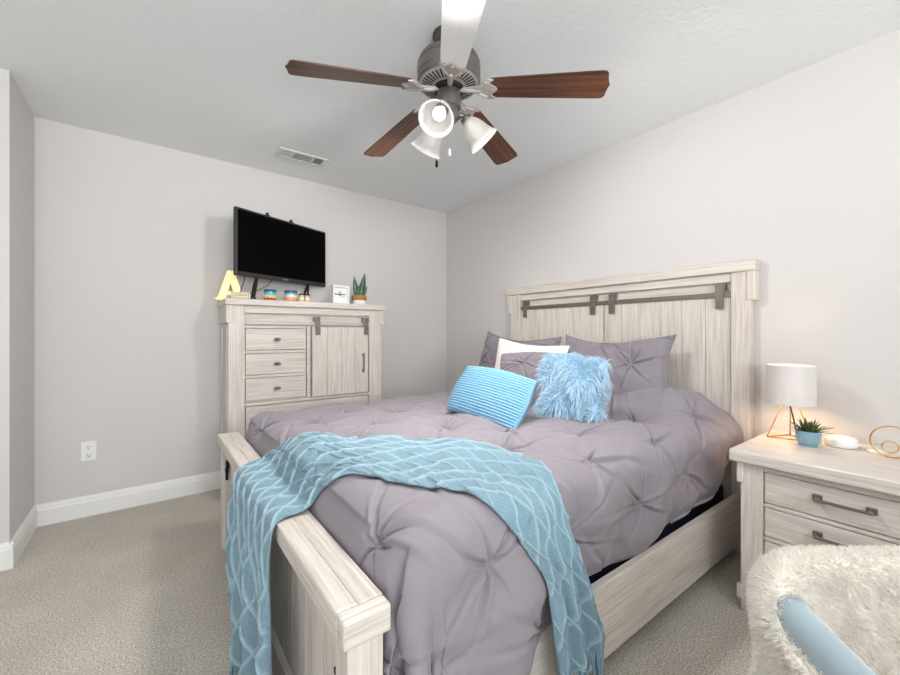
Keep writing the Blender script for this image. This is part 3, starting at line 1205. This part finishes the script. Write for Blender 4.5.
# ------------------------------------------------------------------ small things on the dresser
let = thing('marquee_letter', 'glowing letter A light at the left end of the dresser', 'letter light', (.452, 3.20, DT), R(8))
mb = MB()
for s in (-1, 1):
    pts = [(s * .078, 0), (s * .044, 0), (s * -.002, .185), (s * .018, .20)]
    if s > 0:
        pts = pts[::-1]
    a = (s * .020, .205)
    ol = [(s * .085, 0), (s * .040, 0), (0, .135), (0, .205), (s * .020, .205)]
    if s < 0:
        ol = ol[::-1]
    mb.prism(ol, -.016, .016, Matrix.Rotation(R(90), 4, 'X'), .002)
mb.prism([(-.040, .035), (.040, .035), (.034, .058), (-.034, .058)], -.016, .016, Matrix.Rotation(R(90), 4, 'X'), .002)
mb.prism([(-.098, 0), (-.04, 0), (-.042, .012), (-.096, .012)], -.016, .016, Matrix.Rotation(R(90), 4, 'X'), .002)
mb.prism([(.04, 0), (.098, 0), (.096, .012), (.042, .012)], -.016, .016, Matrix.Rotation(R(90), 4, 'X'), .002)
mb.build('lit_face', WARMLED, let)

sg_ = thing('sign_block', 'small pale wooden block sign with a framed line of lettering beside the glowing letter', 'sign', (.492, 3.060, DT), R(3))
box('block', BLOCKW, sg_, -.058, .058, -.012, .012, 0, .047, .002)
mb = MB()
for (a, b, c, d_) in ((-.050, .050, .040, .0415), (-.050, .050, .006, .0075), (-.050, -.0485, .006, .0415), (.0485, .050, .006, .0415)):
    mb.box(a, b, -.0132, -.0115, c, d_, 0)
for k in range(11):
    x = -.038 + k * .0072
    hgt = (.006, .008, .005, .009)[k % 4]
    mb.box(x, x + .0042, -.0132, -.0115, .021, .021 + hgt, 0)
mb.build('lettering', BLOCKL, sg_)


def candle(name, label, x, y, r, hgt, mat, lid):
    t_ = thing(name, label, 'jar', (x, y, DT))
    MB().lathe([(r * .92, 0), (r, .004), (r, hgt * .82), (r * .93, hgt * .86)], 28).build('jar_body', mat, t_, 40)
    MB().lathe([(r * 1.0, hgt * .84), (r * 1.03, hgt * .86), (r * 1.03, hgt * .98), (r * .99, hgt)], 28).build('lid', lid, t_, 40)
    return t_


J1 = jar_mat('jar_label_bright', [(0, (196, 78, 40)), (.38, (226, 186, 130)), (.52, (236, 214, 120)), (.72, (110, 190, 190)), (.95, (70, 150, 196))])
J2 = jar_mat('jar_label_peach', [(0, (228, 150, 92)), (.40, (232, 168, 120)), (.60, (240, 226, 216)), (.82, (150, 186, 214)), (1.0, (70, 120, 170))])
J3 = jar_mat('jar_label_cream', [(0, (232, 206, 150)), (.5, (236, 226, 204)), (.8, (210, 190, 150))])
candle('candle_jar', 'candle jar with red, yellow and teal label left of the television foot on the dresser', .684, 3.062, .040, .074, J1, TEAL)
candle('candle_jar', 'candle jar with peach and pale blue label under the middle of the television', .826, 3.066, .044, .076, J2, TEAL)
candle('small_jar', 'small cream jar with dark lid right of the peach candle', .903, 3.066, .020, .058, J3, IRONB)
candle('small_jar', 'small cream jar with black lid, furthest right of the jars under the television', .948, 3.075, .020, .058, J3, IRONB)
bk = thing('notebook', 'thin white and red booklet lying behind the coloured candle jar', 'book', (.715, 3.28, DT), R(20))
box('pages', PAPER, bk, -.075, .075, -.05, .05, .002, .016, .001)
box('cover', plain('red_card', (176, 74, 60), .6), bk, -.077, .077, -.052, .052, .016, .019, .001)

fr = thing('framed_print', 'small white box-framed print with black script beside the aloe', 'picture frame', (1.213, 3.085, DT), R(4))
mb = MB()
for (a, b, c, d_) in ((-.070, .070, .128, .145), (-.070, .070, 0, .014), (-.070, -.056, .012, .13), (.056, .070, .012, .13)):
    mb.box(a, b, -.02, .02, c, d_, .002)
mb.build('frame', WHITEP, fr)
box('print', PAPER, fr, -.058, .058, .006, .018, .010, .132, 0)
mb = MB()
yy0, yy1 = .0045, .0065
for x in np.linspace(-.042, .042, 9):
    hgt = random.choice((.009, .012, .008))
    mb.box(x - .0035, x + .0035, yy0, yy1, .070, .070 + hgt, 0)
mb.box(-.043, .043, yy0, yy1, .0735, .0755, 0)
for k in range(6):
    a = k * PI / 3
    mb.box(.016 * math.cos(a) * .5 - .005, .016 * math.cos(a) * .5 + .005, yy0, yy1, .078 + .016 * math.sin(a) - .003, .078 + .016 * math.sin(a) + .003, 0)
for x in (.02, .028, .036):
    mb.box(x - .003, x + .003, yy0, yy1, .052, .057, 0)
o = mb.build('script', INK, fr)


def leaf_mesh(mb, base, tip, side, w, thick, n=10, curve=0.0, M=None):
    base, tip, side = Vector(base), Vector(tip), Vector(side).normalized()
    ax = tip - base
    nr = ax.cross(side).normalized()
    rows = []
    for i in range(n + 1):
        f = i / n
        c = base + ax * f + nr * curve * math.sin(f * PI * .5) ** 2
        ww = w * (math.sin(PI * (.18 + .82 * f) ** .8) ** .8 if f < 1 else 0) * (1 - .15 * f)
        ww = max(ww, .0004)
        tk = thick * (1 - f * .8)
        rows.append([mb.bm.verts.new(c - side * ww), mb.bm.verts.new(c - nr * tk * .3), mb.bm.verts.new(c + side * ww), mb.bm.verts.new(c + nr * tk)])
    for A, B in zip(rows, rows[1:]):
        for k in range(4):
            mb.bm.faces.new((A[k], A[(k + 1) % 4], B[(k + 1) % 4], B[k]))
    mb.bm.faces.new(rows[0])
    mb.bm.faces.new(rows[-1][::-1])


al = thing('potted_aloe', 'green aloe in a white pot with woven tan band, right end of the dresser', 'plant', (1.375, 3.09, DT))
MB().lathe([(.050, 0), (.054, .006), (.056, .034), (.050, .036), (.046, .068), (.044, .07)], 32).build('pot', WHITEG, al, 40)
MB().lathe([(.0565, .032), (.0595, .036), (.0605, .05), (.0595, .068), (.056, .074), (.050, .074), (.049, .066)], 32, cap=False).build('woven_band', WOVEN, al, True)
MB().lathe([(.002, .060), (.047, .060), (.048, .064), (.002, .066)], 20).build('soil', SOIL, al)
for (bx_, by_, tx, ty, tz, w_) in ((-.018, 0, -.036, .005, .205, .022), (.012, .006, .058, .015, .232, .027), (-.004, -.014, -.012, -.022, .135, .022),
                                  (.022, -.008, .066, -.012, .140, .015), (.004, -.016, .024, -.03, .150, .022), (.004, .018, -.004, .04, .17, .02)):
    mb = MB()
    sd = Vector((tz, 0, -(tx - bx_))).normalized()
    leaf_mesh(mb, (bx_, by_, .06), (tx * 1.1, ty, .06 + (tz - .06) * 1.22), sd, w_ * 1.15, .009, 12, .01)
    mb.build('leaf', ALOE, al, True)

# ------------------------------------------------------------------ nightstand
NX, NY0, NY1, NT = 1.972, -.015, .612, .667
ns = thing('nightstand', 'whitewashed three-drawer nightstand beside the bed carrying the lamp', 'nightstand', (2.24, .30, 0))


def nxb(mb, x0, x1, y0, y1, z0, z1, bev=.003):
    return mb.box(x0 - 2.24, x1 - 2.24, y0 - .30, y1 - .30, z0, z1, bev)


def npart(name, m, parent, *b, bev=.003):
    return nxb(MB(), *b, bev=bev).build(name, m, parent)


mb = MB()
nxb(mb, NX + .035, 2.515, NY0 + .02, NY1 - .02, .06, .62, .002)
for z0, z1 in ((.592, .620), (.452, .466), (.318, .332), (.10, .185)):
    nxb(mb, NX + .008, NX + .04, .06, .538, z0, z1, .003)
mb.build('case', WY, ns)
for y0, y1 in ((.536, NY1), (NY0, .062)):
    npart('post', WZ, ns, NX, NX + .06, y0, y1, 0, .62, bev=.004)
    npart('post', WZ, ns, 2.46, 2.52, y0, y1, 0, .62, bev=.004)
for y0, y1 in ((NY1 - .012, NY1 + .012), (NY0 - .012, NY0 + .012)):
    npart('corbel', WZ, ns, NX - .008, 2.52, y0, y1, .530, .620, bev=.004)
    npart('foot_block', WZ, ns, NX - .008, NX + .05, y0, y1, .05, .105, bev=.003)
npart('top_slab', WY, ns, NX - .028, 2.525, NY0 - .034, NY1 + .034, .618, NT, bev=.007)
for z0, z1 in ((.469, .589), (.335, .449), (.188, .315)):
    d_ = npart('drawer', WY, ns, NX + .010, NX + .034, .066, .534, z0, z1, bev=.004)
    zc = (z0 + z1) / 2 + .012
    mb = MB()
    for y in (.372, .232):
        nxb(mb, NX + .002, NX + .010, y - .014, y + .014, zc - .012, zc + .012, .002)
        nxb(mb, NX - .020, NX + .004, y - .006, y + .006, zc - .006, zc + .006, .002)
    nxb(mb, NX - .026, NX - .018, .226, .378, zc - .007, zc + .004, .003)
    mb.build('handle', IRON, d_)

# ------------------------------------------------------------------ table lamp
lc = Vector((2.355, .535, NT))
lamp = thing('table_lamp', 'small gold wire table lamp with white drum shade on the nightstand', 'lamp', lc)
mb = MB()
# geometric base: three feet, three uprights to a collar
feet = [Vector((-.052, .074, .003)), Vector((.078, .020, .003)), Vector((-.010, -.078, .003))]
tops = [f * .30 + Vector((0, 0, .17)) for f in feet]
for k in range(3):
    mb.tube([feet[k], tops[k]], .0026, 8)
    mb.tube([feet[k], feet[(k + 1) % 3]], .0026, 8)
    mb.tube([tops[k], tops[(k + 1) % 3]], .0026, 8)
    mb.tube([tops[k], Vector((0, 0, .185))], .0026, 8)
mb.build('base', GOLD, lamp, True)
MB().lathe([(.012, .165), (.014, .17), (.014, .225), (.010, .23)], 16).build('socket', IRONB, lamp, 40)
MB().lathe([(.008, .225), (.016, .235), (.028, .262), (.026, .285), (.012, .298), (.001, .30)], 16).build('bulb', BULB, lamp, True)
MB().lathe([(.088, .163), (.090, .162), (.087, .338), (.085, .338), (.085, .335), (.0875, .165), (.088, .163)], 48, cap=False).build('lamp_shade', LINEN, lamp, 50)
MB().tube([(.0, .006, .17), (-.004, -.012, .09), (-.008, -.024, .02), (.03, -.03, .004), (.11, -.02, .004), (.15, .0, .004)], .0032, 8).build('power_cord', IRONB, lamp, True)
pl = bpy.data.lights.new('lamp_bulb_light', 'POINT')
pl.energy = P_LAMP
pl.color = (1, .66, .36)
pl.shadow_soft_size = .03
po = bpy.data.objects.new('lamp_bulb_light', pl)
link(po, lamp)
po.location = (0, 0, .215)

# ------------------------------------------------------------------ small things on the nightstand
su = thing('potted_succulent', 'spiky striped succulent in a round light blue pot on the nightstand', 'plant', (2.262, .455, NT))
MB().lathe([(.030, 0), (.032, .004), (.032, .012), (.040, .016), (.042, .022), (.043, .062), (.042, .066), (.038, .066), (.037, .058)], 36, cap=True).build('pot', BLUEPOT, su, 40)
MB().lathe([(.002, .052), (.037, .052), (.0375, .057), (.002, .060)], 20).build('soil', SOIL, su)
for k in range(34):
    a = k * 2.39996
    el = R(2 + 62 * ((k + .5) / 34) ** .9)
    ln = random.uniform(.046, .064) * (1.25 if el < R(30) and k % 3 == 0 else 1)
    dv = Vector((math.cos(a) * math.cos(el), math.sin(a) * math.cos(el), math.sin(el)))
    b0 = Vector((math.cos(a), math.sin(a), 0)) * .018 * math.cos(el) + Vector((0, 0, .060))
    mb = MB()
    leaf_mesh(mb, b0, b0 + dv * ln, Vector((-math.sin(a), math.cos(a), 0)), .0078, .0035, 8, .008)
    mb.build('leaf', LEAF, su, True)
for dvec, ln in ((RT * 1 + Vector((0, 0, .22)), .115), (RT * 1 + FW * -.2 + Vector((0, 0, .34)), .095), (RT * .9 - FW * .4 + Vector((0, 0, .1)), .085), (RT * -1 + Vector((0, 0, .35)), .10)):
    mb = MB()
    dvec = dvec.normalized()
    leaf_mesh(mb, Vector((0, 0, .064)), Vector((0, 0, .064)) + dvec * ln, FW, .006, .004, 10, -.012)
    mb.build('leaf', LEAF, su, True)

sp = thing('smart_speaker', 'low round white plastic speaker puck on the nightstand', 'speaker', (2.362, .368, NT))
MB().lathe([(.045, 0), (.051, .003), (.054, .012), (.054, .030), (.050, .037), (.042, .040), (.002, .041)], 48).build('body', WHITEP, sp, True)
MB().lathe([(.042, .0395), (.043, .0405), (.040, .0412), (.002, .0418)], 48).build('top_disc', WHITEP, sp, True)

orn = thing('wire_ornament', 'gold wire ring ornament at the right end of the nightstand', 'ornament', (2.30, .215, NT))


def ring3(c, r, nrm, rad=.0027, n=40):
    nrm = Vector(nrm).normalized()
    u_ = Vector((0, 0, 1)).cross(nrm).normalized()
    v_ = nrm.cross(u_)
    return [c + (u_ * math.cos(2 * PI * k / n) + v_ * math.sin(2 * PI * k / n)) * r for k in range(n)]


cz = Vector((0, 0, .0625))
view = Vector((2.3, .2, 0)).normalized()
rt2 = Vector((view.y, -view.x, 0))
MB().tube(ring3(cz, .060, view), .0027, 8, closed=True).build('large_ring', GOLD, orn, True)
MB().tube(ring3(cz + rt2 * .095 + view * .012, .060, view), .0027, 8, closed=True).build('large_ring', GOLD, orn, True)
MB().tube(ring3(cz + rt2 * -.006 + Vector((0, 0, -.018)) - view * .012, .022, view), .0024, 8, closed=True).build('small_ring', GOLD, orn, True)
MB().tube([cz + rt2 * .0 - Vector((0, 0, .0605)), cz + rt2 * .045 + Vector((0, 0, -.05)), cz + rt2 * .095 - Vector((0, 0, .0605)) + view * .012], .0027, 8).build('bar', GOLD, orn, True)
cd = MB().lathe([(.030, 0), (.032, .001), (.032, .005), (.030, .006)], 28).build('coaster', WHITEP, None, 40)
cd.location = (2.365, .262, NT)
tag(cd, 'small flat white disc lying behind the gold rings', 'coaster')

# ------------------------------------------------------------------ ceiling fan
FC = Vector((1.034, 1.392, 2.205))
DROOP = 6.5
fan = thing('ceiling_fan', 'five-blade ceiling fan with pewter motor, walnut blades, one painted white for glare, three glass shades', 'ceiling fan', (FC.x, FC.y, H))
fz = FC.z - H


def fl_(pr):
    return [(r, z + fz) for r, z in pr]


MB().lathe([(.034, -.055), (.052, -.048), (.066, -.03), (.070, -.006), (.070, -.0005)], 36).build('canopy', PEWTERD, fan, 40)
MB().lathe([(.0135, fz + .14), (.0135, -.05)], 18).build('downrod', PEWTERD, fan, True)
motor = MB().lathe(fl_([(.03, .148), (.05, .142), (.10, .136), (.128, .125), (.135, .108), (.135, .103), (.131, .100), (.131, .097), (.137, .093), (.137, .055), (.133, .050), (.133, .046),
                        (.137, .042), (.137, .030), (.130, .022), (.07, .018)]), 56).build('motor_housing', PEWTER, fan, 30)
# slotted lower plate
mb = MB()
mb.lathe(fl_([(.062, .006), (.126, .020), (.130, .024), (.062, .024)]), 56)
plate = mb.build('vent_plate', PEWL, motor, 30)
mb = MB()
for k in range(40):
    a = 2 * PI * k / 40
    mb.box(.076, .118, -.0032, .0032, -.003, .003, .001,
           Matrix.Translation((0, 0, fz + .0005)) @ Matrix.Rotation(a, 4, 'Z') @ Matrix.Rotation(R(-11), 4, 'Y') @ Matrix.Translation((0, 0, -.004)))
mb.build('slots', DARK, plate)
MB().lathe(fl_([(.054, -.010), (.064, -.006), (.066, .012)]), 40).build('flywheel', DARK, fan, 40)
hub = MB().lathe(fl_([(.004, -.158), (.018, -.154), (.026, -.142), (.040, -.130), (.048, -.118), (.048, -.105), (.042, -.098), (.042, -.088), (.053, -.080), (.053, -.018), (.048, -.008)]), 40).build('light_kit', PEWTER, fan, 30)

BL0, BL1 = .185, .66


def blade_outline():
    w0, w1 = .050, .068
    pts = []
    L_ = BL1
    # lower side out to the tip, then back
    pts += [(BL0, -w0)]
    pts += [(BL0 + (L_ - .035 - BL0) * k / 5, -(w0 + (w1 - w0) * k / 5)) for k in range(1, 6)]
    pts += [(L_ - .020, -w1 + .003), (L_ - .012, -w1 + .014), (L_ - .012, -.036), (L_ - .006, -.014), (L_, 0)]
    return pts + [(x, -y) for x, y in pts[::-1][1:]]


ol = blade_outline()
iron_ol = [(.045, -.010), (.11, -.011), (.135, -.016), (.150, -.034), (.166, -.050), (.190, -.053), (.200, -.047), (.186, -.040), (.180, -.030),
           (.190, -.018), (.206, -.010), (.212, 0)]
iron_ol = iron_ol + [(x, -y) for x, y in iron_ol[::-1][1:]]
for k in range(5):
    a = R(22 + 72 * k)
    Mb = Matrix.Translation((0, 0, fz)) @ Matrix.Rotation(a, 4, 'Z') @ Matrix.Rotation(R(DROOP), 4, 'Y') @ Matrix.Rotation(R(-12), 4, 'X')
    pale = (k == 3)  # near blade: reflected glare painted white over the walnut
    o = MB().prism(ol, .0035, .0095, None, .0015).build('blade', BLADEGLARE if pale else WALNUT, fan)
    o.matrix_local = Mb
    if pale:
        tag(o, 'walnut blade with its glare painted as white')
    mb = MB()
    mb.prism(iron_ol, -.0045, .003, None, .002)
    mb.tube([(.045, 0, .004), (.09, 0, -.006), (.14, 0, -.008)], [.011, .010, .007], 10)
    for sx, sy in ((.165, .036), (.165, -.036), (.190, 0)):
        mb.lathe([(.006, -.0045), (.005, -.0075), (.002, -.0085)], 10, Matrix.Translation((sx, sy, 0)))
    for s in (-1, 1):
        mb.tube([(.12, s * .008, -.006), (.145, s * .022, -.008), (.165, s * .036, -.006)], [.005, .006, .004], 8)
    ir = mb.build('blade_iron', PEWL, o, 40)
# three shades
for k in range(3):
    a = R((-108, 12, 132)[k]) + (YAW - PI / 2)
    d2 = Vector((math.cos(a), math.sin(a), 0))
    root = d2 * .036 + Vector((0, 0, fz - .105))
    mid_ = d2 * .062 + Vector((0, 0, fz - .103))
    tilt = R(47)
    axis = (d2 * math.cos(tilt) - Vector((0, 0, math.sin(tilt)))).normalized()
    neck = d2 * .072 + Vector((0, 0, fz - .112))
    Mx = Matrix.Translation(neck) @ axis.to_track_quat('Z', 'Y').to_matrix().to_4x4()
    mb = MB()
    mb.tube([root, mid_, neck + axis * .004], [.010, .010, .012], 12)
    mb.lathe([(.012, -.006), (.024, 0), (.027, .012), (.027, .024), (.024, .026)], 24, Mx)
    arm = mb.build('light_arm', PEWTER, hub, 40)
    prof = [(.027, .016), (.031, .024), (.043, .045), (.050, .068), (.054, .090), (.062, .112), (.071, .128), (.073, .131)]
    inner = [(r - .003, z) for r, z in prof[::-1]]
    sh = MB().lathe(prof + inner, 40, Mx, cap=False).build('glass_shade', FROST, fan, 60)
    MB().lathe([(.012, .022), (.014, .035), (.026, .066), (.027, .080), (.020, .097), (.008, .104), (.001, .105)], 20, Mx).build('bulb', BULB, sh, True)
    pl = bpy.data.lights.new('fan_bulb_light', 'SPOT')      # the open mouth of the shade throws its bulb's light
    pl.energy = P_FAN
    pl.color = (1, .97, .94)
    pl.shadow_soft_size = .07
    pl.spot_size = R(178)
    pl.spot_blend = .62
    po = bpy.data.objects.new('fan_bulb_light', pl)
    link(po, fan)
    po.location = neck + axis * .142
    po.rotation_euler = (-axis).to_track_quat('Z', 'Y').to_euler()
for d2, ln, mt in ((RT * -.052 - FW * .012, .222, IRONB), (RT * .004 - FW * .054, .192, WHITEP)):
    p0 = d2 + Vector((0, 0, fz - .085))
    ch = MB().tube([p0, p0 - Vector((0, 0, ln))], .0012, 6).build('pull_chain', PEWL, fan, True)
    MB().lathe([(.002, 0), (.005, -.006), (.0065, -.022), (.006, -.03), (.002, -.034)][::-1], 14, Matrix.Translation(p0 - Vector((0, 0, ln)))).build('pull_bob', mt, ch, True)

# ------------------------------------------------------------------ ceiling vent
vt = thing('ceiling_vent', 'white rectangular louvred air vent on the ceiling near the dresser', 'vent', (.885, 2.985, H))
mb = MB()
VL, VW = .175, .075
for (a, b, c, d_) in ((-VL, VL, -VW, -VW + .022), (-VL, VL, VW - .022, VW), (-VL, -VL + .03, -VW + .02, VW - .02), (VL - .03, VL, -VW + .02, VW - .02),
                      (-.078, -.066, -VW + .02, VW - .02), (.066, .078, -VW + .02, VW - .02)):
    mb.box(a, b, c, d_, -.010, -.0005, .003)
mb.build('frame', WHITEPT, vt)
box('backing', DARK, vt, -VL + .02, VL - .02, -VW + .015, VW - .015, -.003, -.0006, 0)
mb = MB()
for k in range(8):
    y = -.046 + k * .0132
    mb.box(-.066, .066, -.006, .006, -.0008, .0008, 0, Matrix.Translation((0, y, -.006)) @ Matrix.Rotation(R(32), 4, 'X'))
for s, tl in ((-1, 34), (1, -34)):
    for k in range(6):
        x = s * (.084 + k * .011)
        mb.box(-.0045, .0045, -VW + .02, VW - .02, -.0007, .0007, 0, Matrix.Translation((x, 0, -.006)) @ Matrix.Rotation(R(tl), 4, 'Y'))
mb.build('louvres', WHITEPT, vt)

# ------------------------------------------------------------------ outlet
ou = thing('wall_outlet', 'white double power outlet low on the far wall', 'outlet', (-.315, far_y(-.315), .408), math.atan(.025))
box('cover_plate', WHITEP, ou, -.037, .037, -.006, -.0002, -.06, .06, .003)
for z in (-.024, .024):
    so = MB().lathe([(.0165, 0), (.0165, .0035), (.015, .0045)], 20, Matrix.Translation((0, -.0055, z)) @ Matrix.Rotation(R(90), 4, 'X')).build('socket', WHITEP, ou, 40)
    mb = MB()
    for x in (-.006, .006):
        mb.box(x - .0012, x + .0012, -.0108, -.0095, z + .001, z + .010, 0)
    mb.box(-.002, .002, -.0108, -.0095, z - .010, z - .005, 0)
    mb.build('slots', DARK, so)

# ------------------------------------------------------------------ chair with sheepskin, bottom right
CL, CD = 1.000, .62                       # chair centre, sideways and ahead of the camera
cc = RT * CL + FW * CD
chair = thing('tub_chair', 'pale blue velvet tub chair under an ivory fluffy throw in the near right corner', 'chair', (cc.x, cc.y, 0), YAW - PI / 2)
# local frame: +X to the right of the picture, +Y away from the camera


def plan(t):
    """centre line of the arm/back shell, t 0..1 from left arm front round the back to right arm front"""
    hw, yb, yf, rc = .352, .25, -.26, .14
    straight = yb - rc - yf
    arc_ = rc * PI / 2
    back = 2 * (hw - rc)
    tot = 2 * straight + 2 * arc_ + back
    s = t * tot
    if s < straight:
        return Vector((-hw, yf + s, 0)), Vector((-1, 0, 0))
    s -= straight
    if s < arc_:
        a = PI - s / rc
        return Vector((-hw + rc + rc * math.cos(a), yb - rc + rc * math.sin(a), 0)), Vector((math.cos(a), math.sin(a), 0))
    s -= arc_
    if s < back:
        return Vector((-hw + rc + s, yb, 0)), Vector((0, 1, 0))
    s -= back
    if s < arc_:
        a = PI / 2 - s / rc
        return Vector((hw - rc + rc * math.cos(a), yb - rc + rc * math.sin(a), 0)), Vector((math.cos(a), math.sin(a), 0))
    s -= arc_
    return Vector((hw, yb - rc - s, 0)), Vector((1, 0, 0))


def rim_z(t):
    e = min(t, 1 - t)
    return .618 + .048 * float(sstep(.12, .34, np.array(e)))


def shell(th, zlow, ztop_off, t0, t1, nt=80, inner_low=None, npf=22):
    vs, fs = [], []
    for i in range(nt + 1):
        t = t0 + (t1 - t0) * i / nt
        c, nr = plan(t)
        zt = rim_z(t) + ztop_off
        il = inner_low if inner_low is not None else zlow
        prof = [(th, zlow), (th, zlow + .4 * (zt - zlow)), (th, zt - th)]
        for k in range(1, npf - 6):
            a = PI * k / (npf - 6)
            prof.append((th * math.cos(a), zt - th + th * math.sin(a)))
        prof += [(-th, zt - th), (-th, il + .5 * (zt - il)), (-th, il)]
        for o_, z in prof:
            vs.append(c + nr * o_ + Vector((0, 0, z)))
        m_ = len(prof)
    for i in range(nt):
        for k in range(m_ - 1):
            fs.append((i * m_ + k, i * m_ + k + 1, (i + 1) * m_ + k + 1, (i + 1) * m_ + k))
        fs.append((i * m_ + m_ - 1, i * m_, (i + 1) * m_, (i + 1) * m_ + m_ - 1))
    # rounded ends
    fs.append(tuple(range(m_)))
    fs.append(tuple(range(nt * m_, nt * m_ + m_))[::-1])
    return np.array([tuple(v) for v in vs]), fs


v_, f_ = shell(.033, .24, 0, 0, 1)
from_np('shell', v_, f_, VELV, chair)
MB().box(-.33, .33, -.27, .18, .24, .30, .02).box(-.315, .315, -.29, .21, .30, .43, .04, seg=4).build('seat', VELV, chair, 40)
for sx, sy in ((-.28, -.22), (.28, -.22), (-.25, .14), (.25, .14)):
    MB().tube([(sx * 1.12, sy * 1.12, 0), (sx, sy, .25)], [.011, .017], 12).build('leg', GOLD, chair, True)

# sheepskin: hangs down outside the back and left arm, lies over the back rest and the seat
skin = thing('sheepskin_throw', 'ivory fluffy faux sheepskin thrown over the back of the blue chair', 'throw', (cc.x, cc.y, 0), YAW - PI / 2)
T0, TM = .06, .94
vs, fs = [], []
nt, G = 120, .006
rows = []
for i in range(nt + 1):
    t = T0 + (TM - T0) * i / nt
    c, nr = plan(t)
    e = min(t, 1 - t)
    zt = rim_z(t)
    over = float(sstep(.225, .265, np.array(e)))      # 0 along the arms, 1 over the back
    zl = .30 + .03 * math.sin(t * 40)
    th = .033 + G
    prof = [(th + .006, zl)]
    top = zt - .03 - .02 * (1 - over)
    for k in range(1, 9):
        prof.append((th + .006 * math.sin(k), zl + (top - zl) * k / 8))
    for k in range(1, 12):
        a = PI * k / 12
        oo, zz = th * math.cos(a), zt - .033 + th * math.sin(a)
        # along the arms the edge stays tucked outside the roll
        oo2, zz2 = th - .002 * k, top + .0005 * k
        prof.append((oo * over + oo2 * (1 - over), zz * over + zz2 * (1 - over)))
    for k in range(9):
        oo, zz = -th - .004 * k, (zt - .033) + (.47 - zt + .033) * k / 8
        oo2, zz2 = th - .024 - .0005 * k, top - .002
        prof.append((oo * over + oo2 * (1 - over), zz * over + zz2 * (1 - over)))
    rows.append([c + nr * o_ + Vector((0, 0, z)) for o_, z in prof])
m_ = len(rows[0])
SV = np.array([tuple(p) for r_ in rows for p in r_])
SF = [(i * m_ + k, i * m_ + k + 1, (i + 1) * m_ + k + 1, (i + 1) * m_ + k) for i in range(nt) for k in range(m_ - 1)]
from_np('hide', SV, SF, FURW, skin)
# seat part of the hide
n1, n2 = 26, 22
gx = np.linspace(-.30, .30, n1)
gy = np.linspace(-.27, .205, n2)
sv = np.array([(x, y, .447 + .012 * math.sin(x * 17) * math.sin(y * 15) + .045 * max(0, (abs(x) - .22) / .08) ** 2 * .3) for x in gx for y in gy])
sf = grid_faces(n1, n2)[:, ::-1]
if True:
    from_np('seat_hide', sv, sf, FURW, skin)
p1, q1 = sample_surface(SV, SF, 80000)
# orient outwards: away from the shell's centre line
def shell_out(P_, N_):
    hw, yb, rc = .352, .25, .14
    x, y = P_[:, 0], P_[:, 1]
    # nearest point on plan line by brute force
    line = np.array([tuple(plan(t)[0])[:2] for t in np.linspace(0, 1, 240)])
    dd = ((P_[:, None, :2] - line[None]) ** 2).sum(-1)
    k = dd.argmin(1)
    c_ = np.hstack([line[k], np.minimum(P_[:, 2:3], .615)])
    o_ = P_ - c_
    return N_ * np.where((N_ * o_).sum(1, keepdims=True) < 0, -1, 1)


q1 = shell_out(p1, q1)
p2, q2 = sample_surface(sv, sf, 26000)
q2 = q2 * np.sign(q2[:, 2:3])
pp, pn = np.vstack([p1, p2]), np.vstack([q1, q2])
cl = np.stack([np.sin(pp[:, 0] * 70 + 2 * np.sin(pp[:, 1] * 55)), np.sin(pp[:, 1] * 66 + 2 * np.sin(pp[:, 2] * 61)), np.sin(pp[:, 2] * 72 + 2 * np.sin(pp[:, 0] * 50))], 1) * .55
fo = strands('fleece', pp, pn * .9, .018, .0015, HAIRW, skin, .2, .24, cl * .5, .12, 2)
fo['kind'] = 'stuff'
